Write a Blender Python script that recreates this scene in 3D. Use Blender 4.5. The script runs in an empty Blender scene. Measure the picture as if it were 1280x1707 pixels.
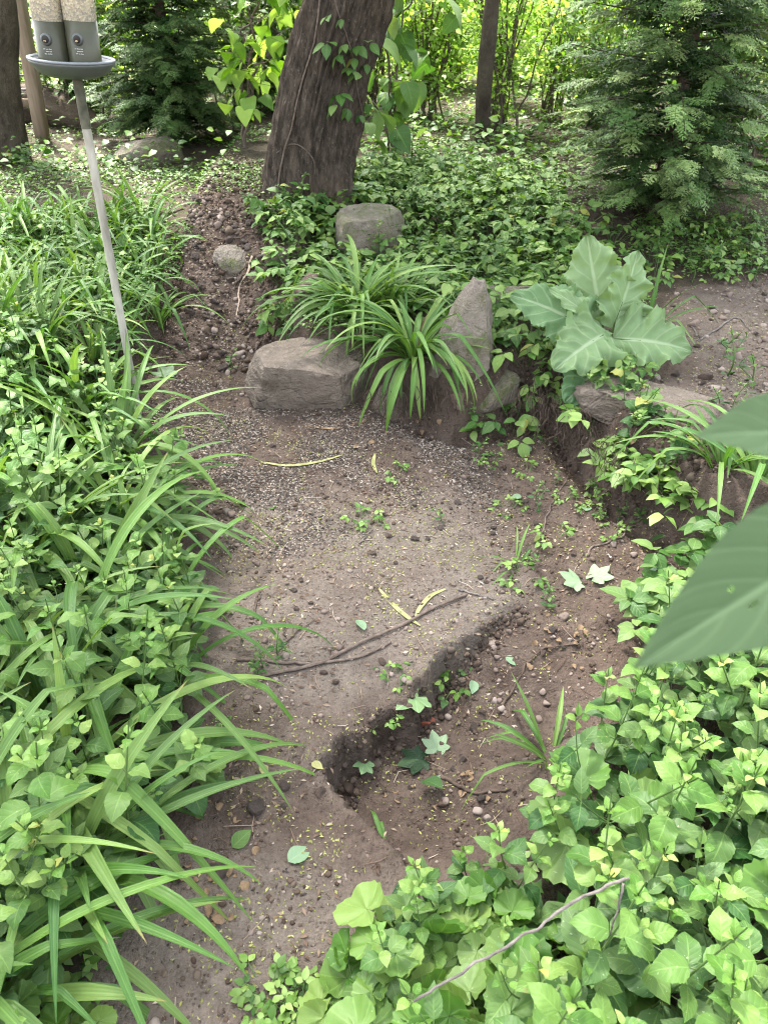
import bpy, math, random
import numpy as np
from math import radians, sin, cos, pi
random.seed(7); RNG = np.random.default_rng(7)
S = bpy.context.scene

# ------------------------------------------------------------------ camera, sky, sun, exposure
CAM_H, PITCH, FPX = 1.5, radians(36.0), 1265.0
cam_d = bpy.data.cameras.new('camera'); cam = bpy.data.objects.new('camera', cam_d); S.collection.objects.link(cam)
cam.location = (0, 0, CAM_H); cam.rotation_euler = (pi / 2 - PITCH, 0, 0)
cam_d.sensor_fit = 'VERTICAL'; cam_d.sensor_height = 24.0; cam_d.lens = 24.0 * FPX / 1707.0
cam_d.clip_start = 0.02; cam_d.clip_end = 600
cam_d.dof.use_dof = True; cam_d.dof.focus_distance = 1.9; cam_d.dof.aperture_fstop = 5.4
S.camera = cam
W = bpy.data.worlds.new('World'); S.world = W; W.use_nodes = True
nt = W.node_tree; bg = nt.nodes['Background']
sky = nt.nodes.new('ShaderNodeTexSky'); sky.sky_type = 'NISHITA'; sky.sun_disc = False
SUN_EL, SUN_AZ = radians(62), radians(-25)          # azimuth measured from +Y towards +X
sky.sun_elevation = SUN_EL; sky.sun_rotation = SUN_AZ; sky.air_density = 1.6; sky.dust_density = 4.0; sky.ozone_density = 1.0
hs = nt.nodes.new('ShaderNodeHueSaturation'); hs.inputs['Saturation'].default_value = .35; nt.links.new(sky.outputs[0], hs.inputs['Color']); nt.links.new(hs.outputs[0], bg.inputs[0]); bg.inputs[1].default_value = 0.14
sun_d = bpy.data.lights.new('sun', 'SUN'); sun = bpy.data.objects.new('sun', sun_d); S.collection.objects.link(sun)
sun_d.energy = 4.9; sun_d.angle = radians(8); sun_d.color = (1.0, 0.96, 0.9)
sun.rotation_euler = (pi / 2 - SUN_EL, 0, pi - SUN_AZ) if False else (0, 0, 0)
from mathutils import Vector, Matrix
sd = Vector((sin(SUN_AZ) * cos(SUN_EL), cos(SUN_AZ) * cos(SUN_EL), sin(SUN_EL)))
sun.rotation_euler = sd.to_track_quat('Z', 'Y').to_euler(); sun.location = sd * 30
S.view_settings.view_transform = 'Standard'; S.view_settings.look = 'None'; S.view_settings.gamma = 1
S.view_settings.exposure = 3.03
S.render.engine = 'CYCLES'
cy = S.cycles; cy.max_bounces = 6; cy.diffuse_bounces = 3; cy.glossy_bounces = 2; cy.transmission_bounces = 4
cy.transparent_max_bounces = 4; cy.use_denoising = True; cy.caustics_reflective = False; cy.caustics_refractive = False
cy.filter_width = 1.05; cy.use_adaptive_sampling = True; cy.adaptive_threshold = 0.012

# ------------------------------------------------------------------ pixel -> world helpers (photo pixels, 1280x1707)
FW = np.array([0, cos(PITCH), -sin(PITCH)]); UP = np.array([0, sin(PITCH), cos(PITCH)]); RT = np.array([1.0, 0, 0])
C0 = np.array([0, 0, CAM_H])
def ray(px, py): return FW + RT * ((px - 640) / FPX) + UP * ((853.5 - py) / FPX)
def G(px, py, z=0.0):
    d = ray(px, py); return C0 + d * ((z - CAM_H) / d[2])
def PY(px, py, y):
    d = ray(px, py); return C0 + d * (y / d[1])
def PD(px, py, depth): return C0 + ray(px, py) * depth

# ------------------------------------------------------------------ noise
def _hash(ix, iy, iz, seed):
    h = (ix.astype(np.int64) * 374761393 + iy.astype(np.int64) * 668265263 + iz.astype(np.int64) * 2147483647 + seed * 1274126177) & 0xffffffff
    h = ((h ^ (h >> 13)) * 1274126177) & 0xffffffff
    h = (h ^ (h >> 16)) & 0xffffffff
    return h / 4294967295.0 * 2 - 1
def noise3(x, y, z, seed=0):
    x, y, z = np.broadcast_arrays(np.asarray(x, float), np.asarray(y, float), np.asarray(z, float))
    ix, iy, iz = np.floor(x), np.floor(y), np.floor(z)
    fx, fy, fz = x - ix, y - iy, z - iz
    fx = fx * fx * (3 - 2 * fx); fy = fy * fy * (3 - 2 * fy); fz = fz * fz * (3 - 2 * fz)
    r = 0
    for a in (0, 1):
        for b in (0, 1):
            for c in (0, 1):
                w = (fx if a else 1 - fx) * (fy if b else 1 - fy) * (fz if c else 1 - fz)
                r = r + w * _hash(ix + a, iy + b, iz + c, seed)
    return r
def fbm(x, y, z=0.0, o=4, seed=0, g=0.5):
    r, a, f = 0, 1.0, 1.0
    for k in range(o):
        r = r + a * noise3(np.asarray(x) * f, np.asarray(y) * f, np.asarray(z) * f, seed + k); a *= g; f *= 2.03
    return r
def sstep(a, b, x):
    t = np.clip((x - a) / (b - a), 0, 1); return t * t * (3 - 2 * t)
def sdist(poly, x, y, closed=True):
    """signed distance, positive inside"""
    poly = np.asarray(poly)[:, :2]; x = np.asarray(x, float); y = np.asarray(y, float)
    d = np.full(x.shape, 1e9); ins = np.zeros(x.shape, bool); n = len(poly)
    for i in range(n if closed else n - 1):
        a, b = poly[i], poly[(i + 1) % n]; ab = b - a
        t = np.clip(((x - a[0]) * ab[0] + (y - a[1]) * ab[1]) / (ab @ ab + 1e-12), 0, 1)
        d = np.minimum(d, np.hypot(x - a[0] - t * ab[0], y - a[1] - t * ab[1]))
        if closed and a[1] != b[1]:
            c = ((a[1] > y) != (b[1] > y)) & (x < (b[0] - a[0]) * (y - a[1]) / (b[1] - a[1]) + a[0]); ins ^= c
    return np.where(ins, d, -d) if closed else d

# ------------------------------------------------------------------ terrain
HP = [(-900, 640), (60, 620), (150, 600), (215, 560), (255, 520), (292, 480), (335, 445), (390, 425), (445, 432), (475, 455), (484, 490), (470, 535),
      (500, 562), (560, 568), (620, 590), (690, 612), (760, 625), (820, 618), (870, 600), (930, 600), (985, 640), (1020, 690), (1080, 745),
      (1150, 800), (1250, 850), (1700, 900)]
HIGH = [G(px, py, .27)[:2] for px, py in HP]
HIGH = [np.array((-60, HIGH[0][1]))] + HIGH + [np.array((60, HIGH[-1][1])), np.array((60, 120)), np.array((-60, 120))]
RIM = [(845, 1020), (812, 1030), (775, 1068), (740, 1080), (715, 1128), (690, 1135), (672, 1165), (625, 1172), (590, 1215), (562, 1225), (545, 1262), (556, 1305), (590, 1345), (640, 1395)]
RIMW = [G(px, py, 0)[:2] for px, py in RIM]; PC = G(640, 1215, 0)[:2]
PIT = RIMW + [G(px, py, 0)[:2] for px, py in ((800, 1600), (1300, 1500), (1300, 950), (1010, 1000), (900, 1000))]
def Z(x, y, fine=True):
    x = np.asarray(x, float); y = np.asarray(y, float)
    s = sdist(HIGH, x, y)
    wob = .035 * fbm(x * 7, y * 7, 0, 3, 11)
    t = sstep(-.05, .09, s + wob)
    z = .27 * t
    # the washed-out gully climbing to the big tree
    gx = sstep(-1.15, -.95, x) * (1 - sstep(-.42, -.28, x))
    ramp = .40 * sstep(2.95, 4.0, y) * gx
    z = np.maximum(z, ramp)
    z = z + .16 * sstep(3.25, 4.7, y) * sstep(-.1, .25, s) + .03 * sstep(5, 12, y)
    sp = sdist(PIT, x, y); dr = sdist(RIMW, x, y, False)
    pit = sstep(-.005, .022, sp + .020 * fbm(x * 11, y * 11, 0, 3, 5) + .009 * fbm(x * 45, y * 45, 0, 3, 6)) * np.exp(-(dr / .42) ** 2) * .14 * np.exp(-(np.hypot(x - PC[0], y - PC[1]) / .44) ** 4)
    rim = np.exp(-(dr / .09) ** 2) * np.where(sp < 0, 1, 0) * .008
    z = z - pit + rim
    z = z + .05 * sstep(.55, 1.2, x) * sstep(2.0, 1.2, y) + .04 * sstep(-.5, -1.1, x) * (1 - t)
    # soft rise towards the right bank
    z = z + .05 * np.exp(-((s + .1) / .22) ** 2) * (1 - t)
    z = z + .018 * fbm(x * 1.7, y * 1.7, 0, 3, 3) - .055 * np.exp(-((s + .075) / .05) ** 2) * (1 - gx * .7) * sstep(.62, .25, np.abs(x - .55))
    if fine:
        bank = np.exp(-(s / .13) ** 2)
        inpit = sstep(0, .05, sp) * np.exp(-(dr / .45) ** 2)
        rimface = np.exp(-(dr / .05) ** 2)
        rough = .36 + 1.9 * bank + .8 * inpit + .9 * rimface + .5 * gx * sstep(2.9, 3.2, y) + .35 * sstep(.2, .5, x)
        z = z + .008 * rough * fbm(x * 14, y * 14, 0, 4, 21) + .005 * rough * np.abs(fbm(x * 42, y * 42, 0, 3, 31)) + .005 * (rimface + bank * .6 + .3 * inpit) * fbm(x * 95, y * 95, 0, 2, 41)
    return z
def axis(lo, hi, step, far_lo, far_hi, g=1.09):
    c = list(np.arange(lo, hi + 1e-6, step)); d, v = step, hi
    while v < far_hi: d *= g; v += d; c.append(v)
    d, v, pre = step, lo, []
    while v > far_lo: d *= g; v -= d; pre.append(v)
    return np.array(pre[::-1] + c)
_ts = np.concatenate([np.linspace(.3, 2.0, 300), np.linspace(2.0, 6, 700)[1:], np.linspace(6, 40, 500)[1:]])
def GT(px, py, dz=0.0):
    """first hit of the photo ray with the ground"""
    d = ray(px, py); P = C0[None] + d[None] * _ts[:, None]
    below = P[:, 2] < Z(P[:, 0], P[:, 1]) + dz
    k = int(np.argmax(below)) if below.any() else len(_ts) - 1
    return P[k]
def drop(p, dz=0.0):
    return np.array([p[0], p[1], float(Z(p[0], p[1])) + dz])

# ------------------------------------------------------------------ mesh builder (quads)
class MB:
    def __init__(s): s.V, s.F, s.U, s.T, s.n = [], [], [], [], 0
    def add(s, V, F, U=None, tint=(0, .5)):
        V = np.asarray(V, float); F = np.asarray(F, int)
        s.V.append(V); s.F.append(F + s.n); s.n += len(V)
        s.U.append(np.zeros((len(V), 2)) if U is None else U)
        t = np.zeros((len(V), 4)); t[:, 3] = 1; t[:, :2] = tint; s.T.append(t)
    def many(s, tpl, M, T, tint):
        """tpl=(V,F,U); M (n,3,3) incl. scale; T (n,3); tint (n,2)"""
        V, F, U = tpl; n = len(T)
        if n == 0: return
        P = np.einsum('nij,vj->nvi', M, V) + T[:, None, :]
        s.V.append(P.reshape(-1, 3)); s.F.append((F[None] + (np.arange(n) * len(V))[:, None, None]).reshape(-1, 4) + s.n)
        s.n += n * len(V); s.U.append(np.tile(U, (n, 1)))
        t = np.zeros((n, len(V), 4)); t[..., 3] = 1; t[..., :2] = np.asarray(tint)[:, None, :]; s.T.append(t.reshape(-1, 4))
    def mesh(s, name, mat, smooth=True):
        V = np.concatenate(s.V); F = np.concatenate(s.F); U = np.concatenate(s.U); T = np.concatenate(s.T)
        me = bpy.data.meshes.new(name)
        me.vertices.add(len(V)); me.vertices.foreach_set('co', V.astype(np.float32).ravel())
        me.loops.add(F.size); me.loops.foreach_set('vertex_index', F.astype(np.int32).ravel())
        me.polygons.add(len(F)); me.polygons.foreach_set('loop_start', np.arange(0, F.size, 4, dtype=np.int32))
        me.polygons.foreach_set('loop_total', np.full(len(F), 4, dtype=np.int32))
        if smooth: me.polygons.foreach_set('use_smooth', np.ones(len(F), bool))
        uv = me.uv_layers.new(name='UVMap'); uv.data.foreach_set('uv', U[F.ravel()].astype(np.float32).ravel())
        a = me.attributes.new('tint', 'FLOAT_COLOR', 'POINT'); a.data.foreach_set('color', T.astype(np.float32).ravel())
        me.update(calc_edges=True)
        if mat: me.materials.append(mat)
        return me
    def obj(s, name, mat, parent=None, smooth=True):
        o = bpy.data.objects.new(name, s.mesh(name, mat, smooth)); S.collection.objects.link(o)
        if parent: o.parent = parent
        return o
def thing(name, label, cat, loc=(0, 0, 0), group=None, rz=0):
    o = bpy.data.objects.new(name, None); S.collection.objects.link(o); o.location = loc; o.rotation_euler = (0, 0, rz)
    o.empty_display_size = .05
    o['label'] = label; o['category'] = cat
    if group: o['group'] = group
    return o
def tag(o, label=None, cat=None, group=None, kind=None):
    for k, v in (('label', label), ('category', cat), ('group', group), ('kind', kind)):
        if v: o[k] = v
    return o
def recentre(o, p):
    """move a mesh's origin to p (mesh was built in world coordinates)"""
    p = Vector([float(v) for v in p]); o.data.transform(Matrix.Translation(-p)); o.location = p; return o
def dup(root, loc, rz=0, sc=1.0, label=None, group=None, tilt=(0, 0)):
    r = root.copy(); S.collection.objects.link(r); r.location = loc; r.rotation_euler = (tilt[0], tilt[1], rz)
    r.scale = (sc, sc, sc) if not hasattr(sc, '__len__') else sc
    if label: r['label'] = label
    if group: r['group'] = group
    for ch in root.children:
        c = ch.copy(); S.collection.objects.link(c); c.parent = r
    return r

# ------------------------------------------------------------------ shape templates
def frame(az, el, roll=0.0):
    az, el, roll = np.broadcast_arrays(np.asarray(az, float), np.asarray(el, float), np.asarray(roll, float))
    d = np.stack([np.cos(az) * np.cos(el), np.sin(az) * np.cos(el), np.sin(el)], -1)
    sx = np.stack([np.sin(az), -np.cos(az), np.zeros_like(az)], -1)
    n = np.cross(sx, d)
    c, s_ = np.cos(roll)[..., None], np.sin(roll)[..., None]
    return np.stack([sx * c + n * s_, d, n * c - sx * s_], -1)
def wshape(kind, t):
    if kind == 'ovate': return (np.sin(pi * np.clip(t, 0, 1) ** .74) ** .84) * (1 - .45 * t ** 5)
    if kind == 'heart': return np.sin(pi * np.clip(t * .93 + .07, 0, 1) ** .55) ** .85
    if kind == 'round': return np.sin(pi * np.clip(t * .96 + .02, 0, 1) ** .9) ** .6
    if kind == 'lance': return np.sin(pi * np.clip(t, 0, 1) ** .85) ** .9 * (1 - .3 * t)
    if kind == 'strap': return np.minimum(1, (.55 + .9 * t)) * np.clip((1 - t) * 2.6, 0, 1) ** .75
    if kind == 'burdock': return np.sin(pi * np.clip(t * .93 + .07, 0, 1) ** .6) ** .6
    return np.sin(pi * t)
def leaf(L=1, Wd=.5, kind='ovate', nv=7, nu=2, droop=.5, fold=.15, wave=0.0, wn=3, serr=0.0, sn=9, seed=0, curl0=0.0):
    """leaf along +Y from the origin, normal +Z; returns V,F,U"""
    t = np.linspace(0, 1, nv + 1); ang = curl0 - droop * t
    dy = np.cos(ang); dz = np.sin(ang)
    y = np.concatenate([[0], np.cumsum((dy[1:] + dy[:-1]) / 2)]) / nv * L
    z = np.concatenate([[0], np.cumsum((dz[1:] + dz[:-1]) / 2)]) / nv * L
    w = np.maximum(wshape(kind, t), .015) * Wd / 2
    s = np.linspace(-1, 1, 2 * nu + 1)
    V = np.zeros((nv + 1, 2 * nu + 1, 3)); U = np.zeros((nv + 1, 2 * nu + 1, 2))
    rs = np.random.RandomState(seed)
    ph = rs.rand(4) * 6
    for j, sj in enumerate(s):
        e = 1 + serr * np.where(abs(sj) > .99, 1, 0) * (((t * sn) % 1) - .5)
        V[:, j, 0] = sj * w * e
        lift = abs(sj) * w * fold + wave * abs(sj) ** 2 * w * np.sin(2 * pi * wn * t + ph[0 if sj < 0 else 1])
        V[:, j, 1] = y - np.sin(ang) * lift
        V[:, j, 2] = z + np.cos(ang) * lift
        U[:, j, 0] = .5 + sj * .5; U[:, j, 1] = t
    a = np.arange((nv + 1) * (2 * nu + 1)).reshape(nv + 1, -1)
    F = np.stack([a[:-1, :-1], a[:-1, 1:], a[1:, 1:], a[1:, :-1]], -1).reshape(-1, 4)
    return V.reshape(-1, 3), F, U.reshape(-1, 2)
def roundleaf(R=1, rings=4, seg=30, scal=.07, ns=13, cup=.15, seed=0, notch=.75):
    """round scalloped leaf, centre of veins at origin (petiole joins there), blade mostly towards +Y"""
    rs = np.random.RandomState(seed); ph = rs.rand(6) * 6
    th = np.linspace(-pi, pi, seg + 1) * .94 + pi / 2
    u = (th - pi / 2) / pi
    rr = (1 + .22 * np.cos(th - pi / 2)) * (1 + scal * np.abs(np.sin(u * ns * pi / 1.0 / 1.0))) * (1 - (1 - notch) * np.abs(u) ** 8)
    V, U = [], []
    for k in range(rings + 1):
        q = max(k / rings, .03)
        r = R * q * (rr if k == rings else 1 + (rr - 1) * q)
        z = cup * 1.5 * R * q * q * (1 + .6 * np.sin(th * 2 + ph[0])) + .09 * R * q * np.sin(th * 5 + ph[1]) + .05 * R * q * np.sin(th * 9 + ph[2]) + .035 * R * np.sin(k * 2.1 + th * 7) * (0 < k < rings)
        V.append(np.stack([r * np.cos(th), r * np.sin(th), z], -1)); U.append(np.stack([(u + 1) / 2, np.full_like(u, q)], -1))
    V = np.array(V); U = np.array(U); a = np.arange((rings + 1) * (seg + 1)).reshape(rings + 1, -1)
    F = np.stack([a[:-1, :-1], a[1:, :-1], a[1:, 1:], a[:-1, 1:]], -1).reshape(-1, 4)
    return V.reshape(-1, 3), F, U.reshape(-1, 2)
def tube(P, R, seg=6):
    P = np.asarray(P, float); n = len(P); R = np.broadcast_to(np.asarray(R, float), (n,))
    T = np.gradient(P, axis=0); T /= np.linalg.norm(T, axis=1)[:, None] + 1e-9
    ref = np.array([0, 0, 1.]) if abs(T[0][2]) < .9 else np.array([1., 0, 0])
    V = []; U = []
    x = np.cross(T[0], ref); x /= np.linalg.norm(x)
    th = np.linspace(0, 2 * pi, seg + 1)
    for i in range(n):
        x = x - T[i] * (x @ T[i]); x /= np.linalg.norm(x) + 1e-9; yv = np.cross(T[i], x)
        V.append(P[i] + R[i] * (np.cos(th)[:, None] * x + np.sin(th)[:, None] * yv))
        U.append(np.stack([th / (2 * pi), np.full(seg + 1, i / max(n - 1, 1))], -1))
    a = np.arange(n * (seg + 1)).reshape(n, -1)
    F = np.stack([a[:-1, :-1], a[:-1, 1:], a[1:, 1:], a[1:, :-1]], -1).reshape(-1, 4)
    return np.concatenate(V), F, np.concatenate(U)
def tubec(P, R, seg=8):
    """capped tube"""
    P = np.asarray(P, float); R = np.broadcast_to(np.asarray(R, float), (len(P),))
    return tube(np.concatenate([[P[0]], P, [P[-1]]]) + 1e-6 * np.arange(len(P) + 2)[:, None], np.concatenate([[1e-4], R, [1e-4]]), seg)
def cubesphere(n):
    V, F, k = [], [], 0
    g = np.tan(np.linspace(-1, 1, n + 1) * pi / 4)
    A, B = np.meshgrid(g, g, indexing='ij'); O = np.ones_like(A)
    for f in ((O, A, B), (-O, B, A), (B, O, A), (A, -O, B), (A, B, O), (B, A, -O)):
        p = np.stack(f, -1).reshape(-1, 3); V.append(p / np.linalg.norm(p, axis=1)[:, None])
        a = np.arange((n + 1) ** 2).reshape(n + 1, -1) + k; k += (n + 1) ** 2
        F.append(np.stack([a[:-1, :-1], a[1:, :-1], a[1:, 1:], a[:-1, 1:]], -1).reshape(-1, 4))
    V = np.concatenate(V); F = np.concatenate(F)
    key = np.round(V * 1e5).astype(int); _, idx, inv = np.unique(key, axis=0, return_index=True, return_inverse=True)
    return V[idx], inv.ravel()[F]
def rock(size, seed=0, n=24, cuts=7, rough=.05, planes=None, box=.6):
    V, F = cubesphere(n); rs = np.random.RandomState(seed)
    V = np.sign(V) * np.abs(V) ** box; V = V / (np.abs(V).max() )
    for k in range(cuts):
        d = rs.randn(3); d /= np.linalg.norm(d); off = rs.uniform(.62, .9)
        h = V @ d - off; V = V - np.where(h > 0, h * .93, 0)[:, None] * d
    for d, off in (planes or []):
        d = np.array(d, float); d /= np.linalg.norm(d); h = V @ d - off; V = V - np.where(h > 0, h * .96, 0)[:, None] * d
    N = V / (np.linalg.norm(V, axis=1)[:, None] + 1e-9)
    V = V + N * (rough * 1.3 * fbm(V[:, 0] * 1.7, V[:, 1] * 1.7, V[:, 2] * 1.7, 3, seed) + rough * .55 * np.abs(fbm(V[:, 0] * 6, V[:, 1] * 6, V[:, 2] * 6, 3, seed + 9)))[:, None]
    return V * np.asarray(size), F, np.zeros((len(V), 2))
def rotz(V, a):
    c, s_ = cos(a), sin(a); return V @ np.array([[c, s_, 0], [-s_, c, 0], [0, 0, 1]])
def rotaxis(V, ax, a):
    M = np.array(Matrix.Rotation(a, 3, Vector(ax))); return V @ M.T
def curve(pts, n=20, wob=0.0, seed=0):
    """smooth catmull through points"""
    P = np.array([np.asarray(p, float) for p in pts]); P = np.concatenate([[2 * P[0] - P[1]], P, [2 * P[-1] - P[-2]]])
    out = []; m = len(P) - 3
    for q in np.linspace(0, m - 1e-6, n):
        i = int(q); t = q - i; a, b, c, d = P[i:i + 4]
        out.append(.5 * ((2 * b) + (c - a) * t + (2 * a - 5 * b + 4 * c - d) * t * t + (3 * b - a - 3 * c + d) * t ** 3))
    out = np.array(out)
    if wob: out = out + wob * np.stack([fbm(np.arange(n) * .45, seed + k * 7.3, 0, 2, seed + k) for k in range(3)], -1)
    return out

# ------------------------------------------------------------------ materials
class NT:
    def __init__(s, name):
        s.m = bpy.data.materials.new(name); s.m.use_nodes = True; s.t = s.m.node_tree; s.b = s.t.nodes['Principled BSDF']; s.out = s.t.nodes['Material Output']
    def n(s, ty, **kw):
        o = s.t.nodes.new('ShaderNode' + ty)
        for k, v in kw.items():
            if k.startswith('i_'): o.inputs[int(k[2:]) if k[2:].isdigit() else k[2:].replace('_', ' ')].default_value = v
            else: setattr(o, k, v)
        return o
    def l(s, a, b): s.t.links.new(a, b)
    def math(s, op, a, b=None, clamp=False):
        o = s.n('Math', operation=op, use_clamp=clamp)
        for i, v in enumerate((a, b)):
            if v is None: continue
            if isinstance(v, (int, float)): o.inputs[i].default_value = v
            else: s.l(v, o.inputs[i])
        return o.outputs[0]
    def mix(s, fac, a, b, blend='MIX'):
        o = s.n('MixRGB', blend_type=blend)
        for i, v in ((0, fac), (1, a), (2, b)):
            if isinstance(v, (int, float)): o.inputs[i].default_value = v
            elif isinstance(v, (tuple, list)): o.inputs[i].default_value = (*v, 1)[:4]
            else: s.l(v, o.inputs[i])
        return o.outputs[0]
    def noise(s, scale, detail=3, vec=None, rough=.55):
        o = s.n('TexNoise'); o.inputs['Scale'].default_value = scale; o.inputs['Detail'].default_value = detail; o.inputs['Roughness'].default_value = rough
        if vec is not None: s.l(vec, o.inputs['Vector'])
        return o.outputs['Fac']
    def ramp(s, fac, stops):
        o = s.n('ValToRGB'); e = o.color_ramp.elements
        while len(e) < len(stops): e.new(.5)
        for k, (p, c) in enumerate(stops): e[k].position = p; e[k].color = (*c, 1) if len(c) == 3 else c
        s.l(fac, o.inputs[0]); return o.outputs[0]
    def step(s, x, a, b):
        o = s.n('MapRange', interpolation_type='SMOOTHSTEP'); s.l(x, o.inputs[0]); o.inputs[1].default_value = a; o.inputs[2].default_value = b
        return o.outputs[0]
    def coord(s, w='Object'): return s.n('TexCoord').outputs[w]
    def bump(s, h, strength=.3, dist=.01):
        o = s.n('Bump'); o.inputs['Strength'].default_value = strength; o.inputs['Distance'].default_value = dist
        s.l(h, o.inputs['Height']); s.l(o.outputs[0], s.b.inputs['Normal']); return o.outputs[0]

KC = .62     # real-world albedo scale
def sc_(c): return tuple(v * KC for v in c)
def leaf_material(name, old, young, veins='pinnate', vein_col=None, rough=.52, trans=.30, nveins=7, var=.35, spec=.30, mottle=.25, blem=True):
    kk = 1.1 if 'sunlit' in name else KC  # sunlit leaves skip the albedo cut, so sunshine is put into their colour
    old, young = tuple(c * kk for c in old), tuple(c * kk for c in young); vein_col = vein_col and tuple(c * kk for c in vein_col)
    m = NT(name); at = m.n('Attribute', attribute_name='tint'); sp = m.n('SeparateColor'); m.l(at.outputs['Color'], sp.inputs[0])
    uvs = m.n('SeparateXYZ'); m.l(m.coord('UV'), uvs.inputs[0]); u, v = uvs.outputs[0], uvs.outputs[1]
    rnd = m.n('ObjectInfo').outputs['Random']
    col = m.mix(sp.outputs[0], old, young)
    gen = m.coord('Object')
    val = m.math('ADD', m.math('MULTIPLY', m.math('SUBTRACT', sp.outputs[1], .5), var * 2), m.math('MULTIPLY', m.math('SUBTRACT', rnd, .5), var * .5))
    val = m.math('ADD', val, m.math('MULTIPLY', m.math('SUBTRACT', m.noise(45, 3, gen), .5), mottle))
    hsv = m.n('HueSaturation'); m.l(col, hsv.inputs['Color']); m.l(m.math('ADD', 1.0, val), hsv.inputs['Value'])
    m.l(m.math('ADD', .5, m.math('MULTIPLY', m.math('SUBTRACT', sp.outputs[1], .5), -.045)), hsv.inputs['Hue'])
    m.l(m.math('ADD', .97, m.math('MULTIPLY', val, -.25)), hsv.inputs['Saturation'])
    col = hsv.outputs[0]
    if name in ('broad_leaf', 'small_leaf'): col = m.mix(m.math('MULTIPLY', m.step(sp.outputs[1], .985, .995), .6), col, (.30, .27, .06))
    if name in ('broad_leaf', 'scalloped_leaf'): col = m.mix(m.math('MULTIPLY', m.step(m.noise(26, 4, gen, .75), .66, .70), .6), col, (.16, .13, .05))
    a = m.math('MULTIPLY', m.math('ABSOLUTE', m.math('SUBTRACT', u, .5)), 2)
    vc = vein_col or tuple(min(1, c * 1.6 + .03) for c in young)
    h = None
    if veins == 'pinnate':
        mid = m.math('SUBTRACT', 1, m.step(a, .02, .09))
        w = m.math('PINGPONG', m.math('MULTIPLY', m.math('SUBTRACT', v, m.math('MULTIPLY', a, .28)), nveins * 2), 1.0)
        side = m.math('SUBTRACT', 1, m.step(w, .0, .22))
        vn = m.math('MAXIMUM', mid, m.math('MULTIPLY', side, .45))
        col = m.mix(m.math('MULTIPLY', vn, .26 if nveins != 6 or 'broad' in name else .4), col, vc)
        h = m.math('SUBTRACT', m.math('MULTIPLY', w, .6), m.math('MULTIPLY', vn, .8))
    elif veins == 'polar':
        w = m.math('PINGPONG', m.math('MULTIPLY', u, 16), 1.0)
        side = m.math('SUBTRACT', 1, m.step(w, .0, .16))
        col = m.mix(m.math('MULTIPLY', side, .3), col, vc)
        nz = m.noise(90, 3, gen)
        h = m.math('ADD', m.math('MULTIPLY', m.step(w, 0, .5), .35), m.math('MULTIPLY', nz, 1.6))
    elif veins == 'strap':
        mid = m.math('SUBTRACT', 1, m.step(a, .03, .16))
        w = m.math('PINGPONG', m.math('MULTIPLY', u, 9), 1.0)
        col = m.mix(m.math('ADD', m.math('MULTIPLY', mid, .22), m.math('MULTIPLY', w, .10)), col, vc)
        # pale at the base of the blade
        col = m.mix(m.math('MULTIPLY', m.math('SUBTRACT', 1, m.step(v, .0, .3)), .45), col, tuple(min(1, c * 1.35) for c in young))
        tip = m.step(v, .93, 1.0); col = m.mix(m.math('MULTIPLY', tip, m.math('MULTIPLY', m.step(sp.outputs[1], .6, .8), .8)), col, (.22, .15, .06))
        h = w
    if blem and veins in ('pinnate', 'polar'):
        sp2 = m.step(m.noise(160, 1, gen), .73, .77); col = m.mix(m.math('MULTIPLY', sp2, .55), col, (.3, .33, .2))
    m.l(col, m.b.inputs['Base Color'])
    rr = m.math('ADD', rough, m.math('MULTIPLY', m.math('SUBTRACT', m.noise(30, 2, gen), .5), .25)); m.l(rr, m.b.inputs['Roughness'])
    m.b.inputs['Specular IOR Level'].default_value = spec
    nrm = m.bump(h, .22, .0025) if h is not None else None
    tr = m.n('BsdfTranslucent'); tc = m.mix(1.0, col, (1.25, 1.3, .55), 'MULTIPLY'); m.l(tc, tr.inputs[0])
    if nrm: m.l(nrm, tr.inputs['Normal'])
    mx = m.n('MixShader'); mx.inputs[0].default_value = trans; m.l(m.b.outputs[0], mx.inputs[1]); m.l(tr.outputs[0], mx.inputs[2]); m.l(mx.outputs[0], m.out.inputs[0])
    return m.m

def simple(name, c1, c2, scale=20, rough=.8, bump=.3, bd=.01, detail=4, spec=.3, stretch=None, metal=0):
    c1, c2 = sc_(c1), sc_(c2)
    m = NT(name); vec = m.coord('Object')
    if stretch: mp = m.n('Mapping'); mp.inputs['Scale'].default_value = stretch; m.l(vec, mp.inputs[0]); vec = mp.outputs[0]
    nz = m.noise(scale, detail, vec); m.l(m.ramp(nz, [(.3, c1), (.7, c2)]), m.b.inputs['Base Color'])
    m.b.inputs['Roughness'].default_value = rough; m.b.inputs['Specular IOR Level'].default_value = spec; m.b.inputs['Metallic'].default_value = metal
    if bump: m.bump(m.noise(scale * 2.5, detail, vec), bump, bd)
    return m.m

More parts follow.
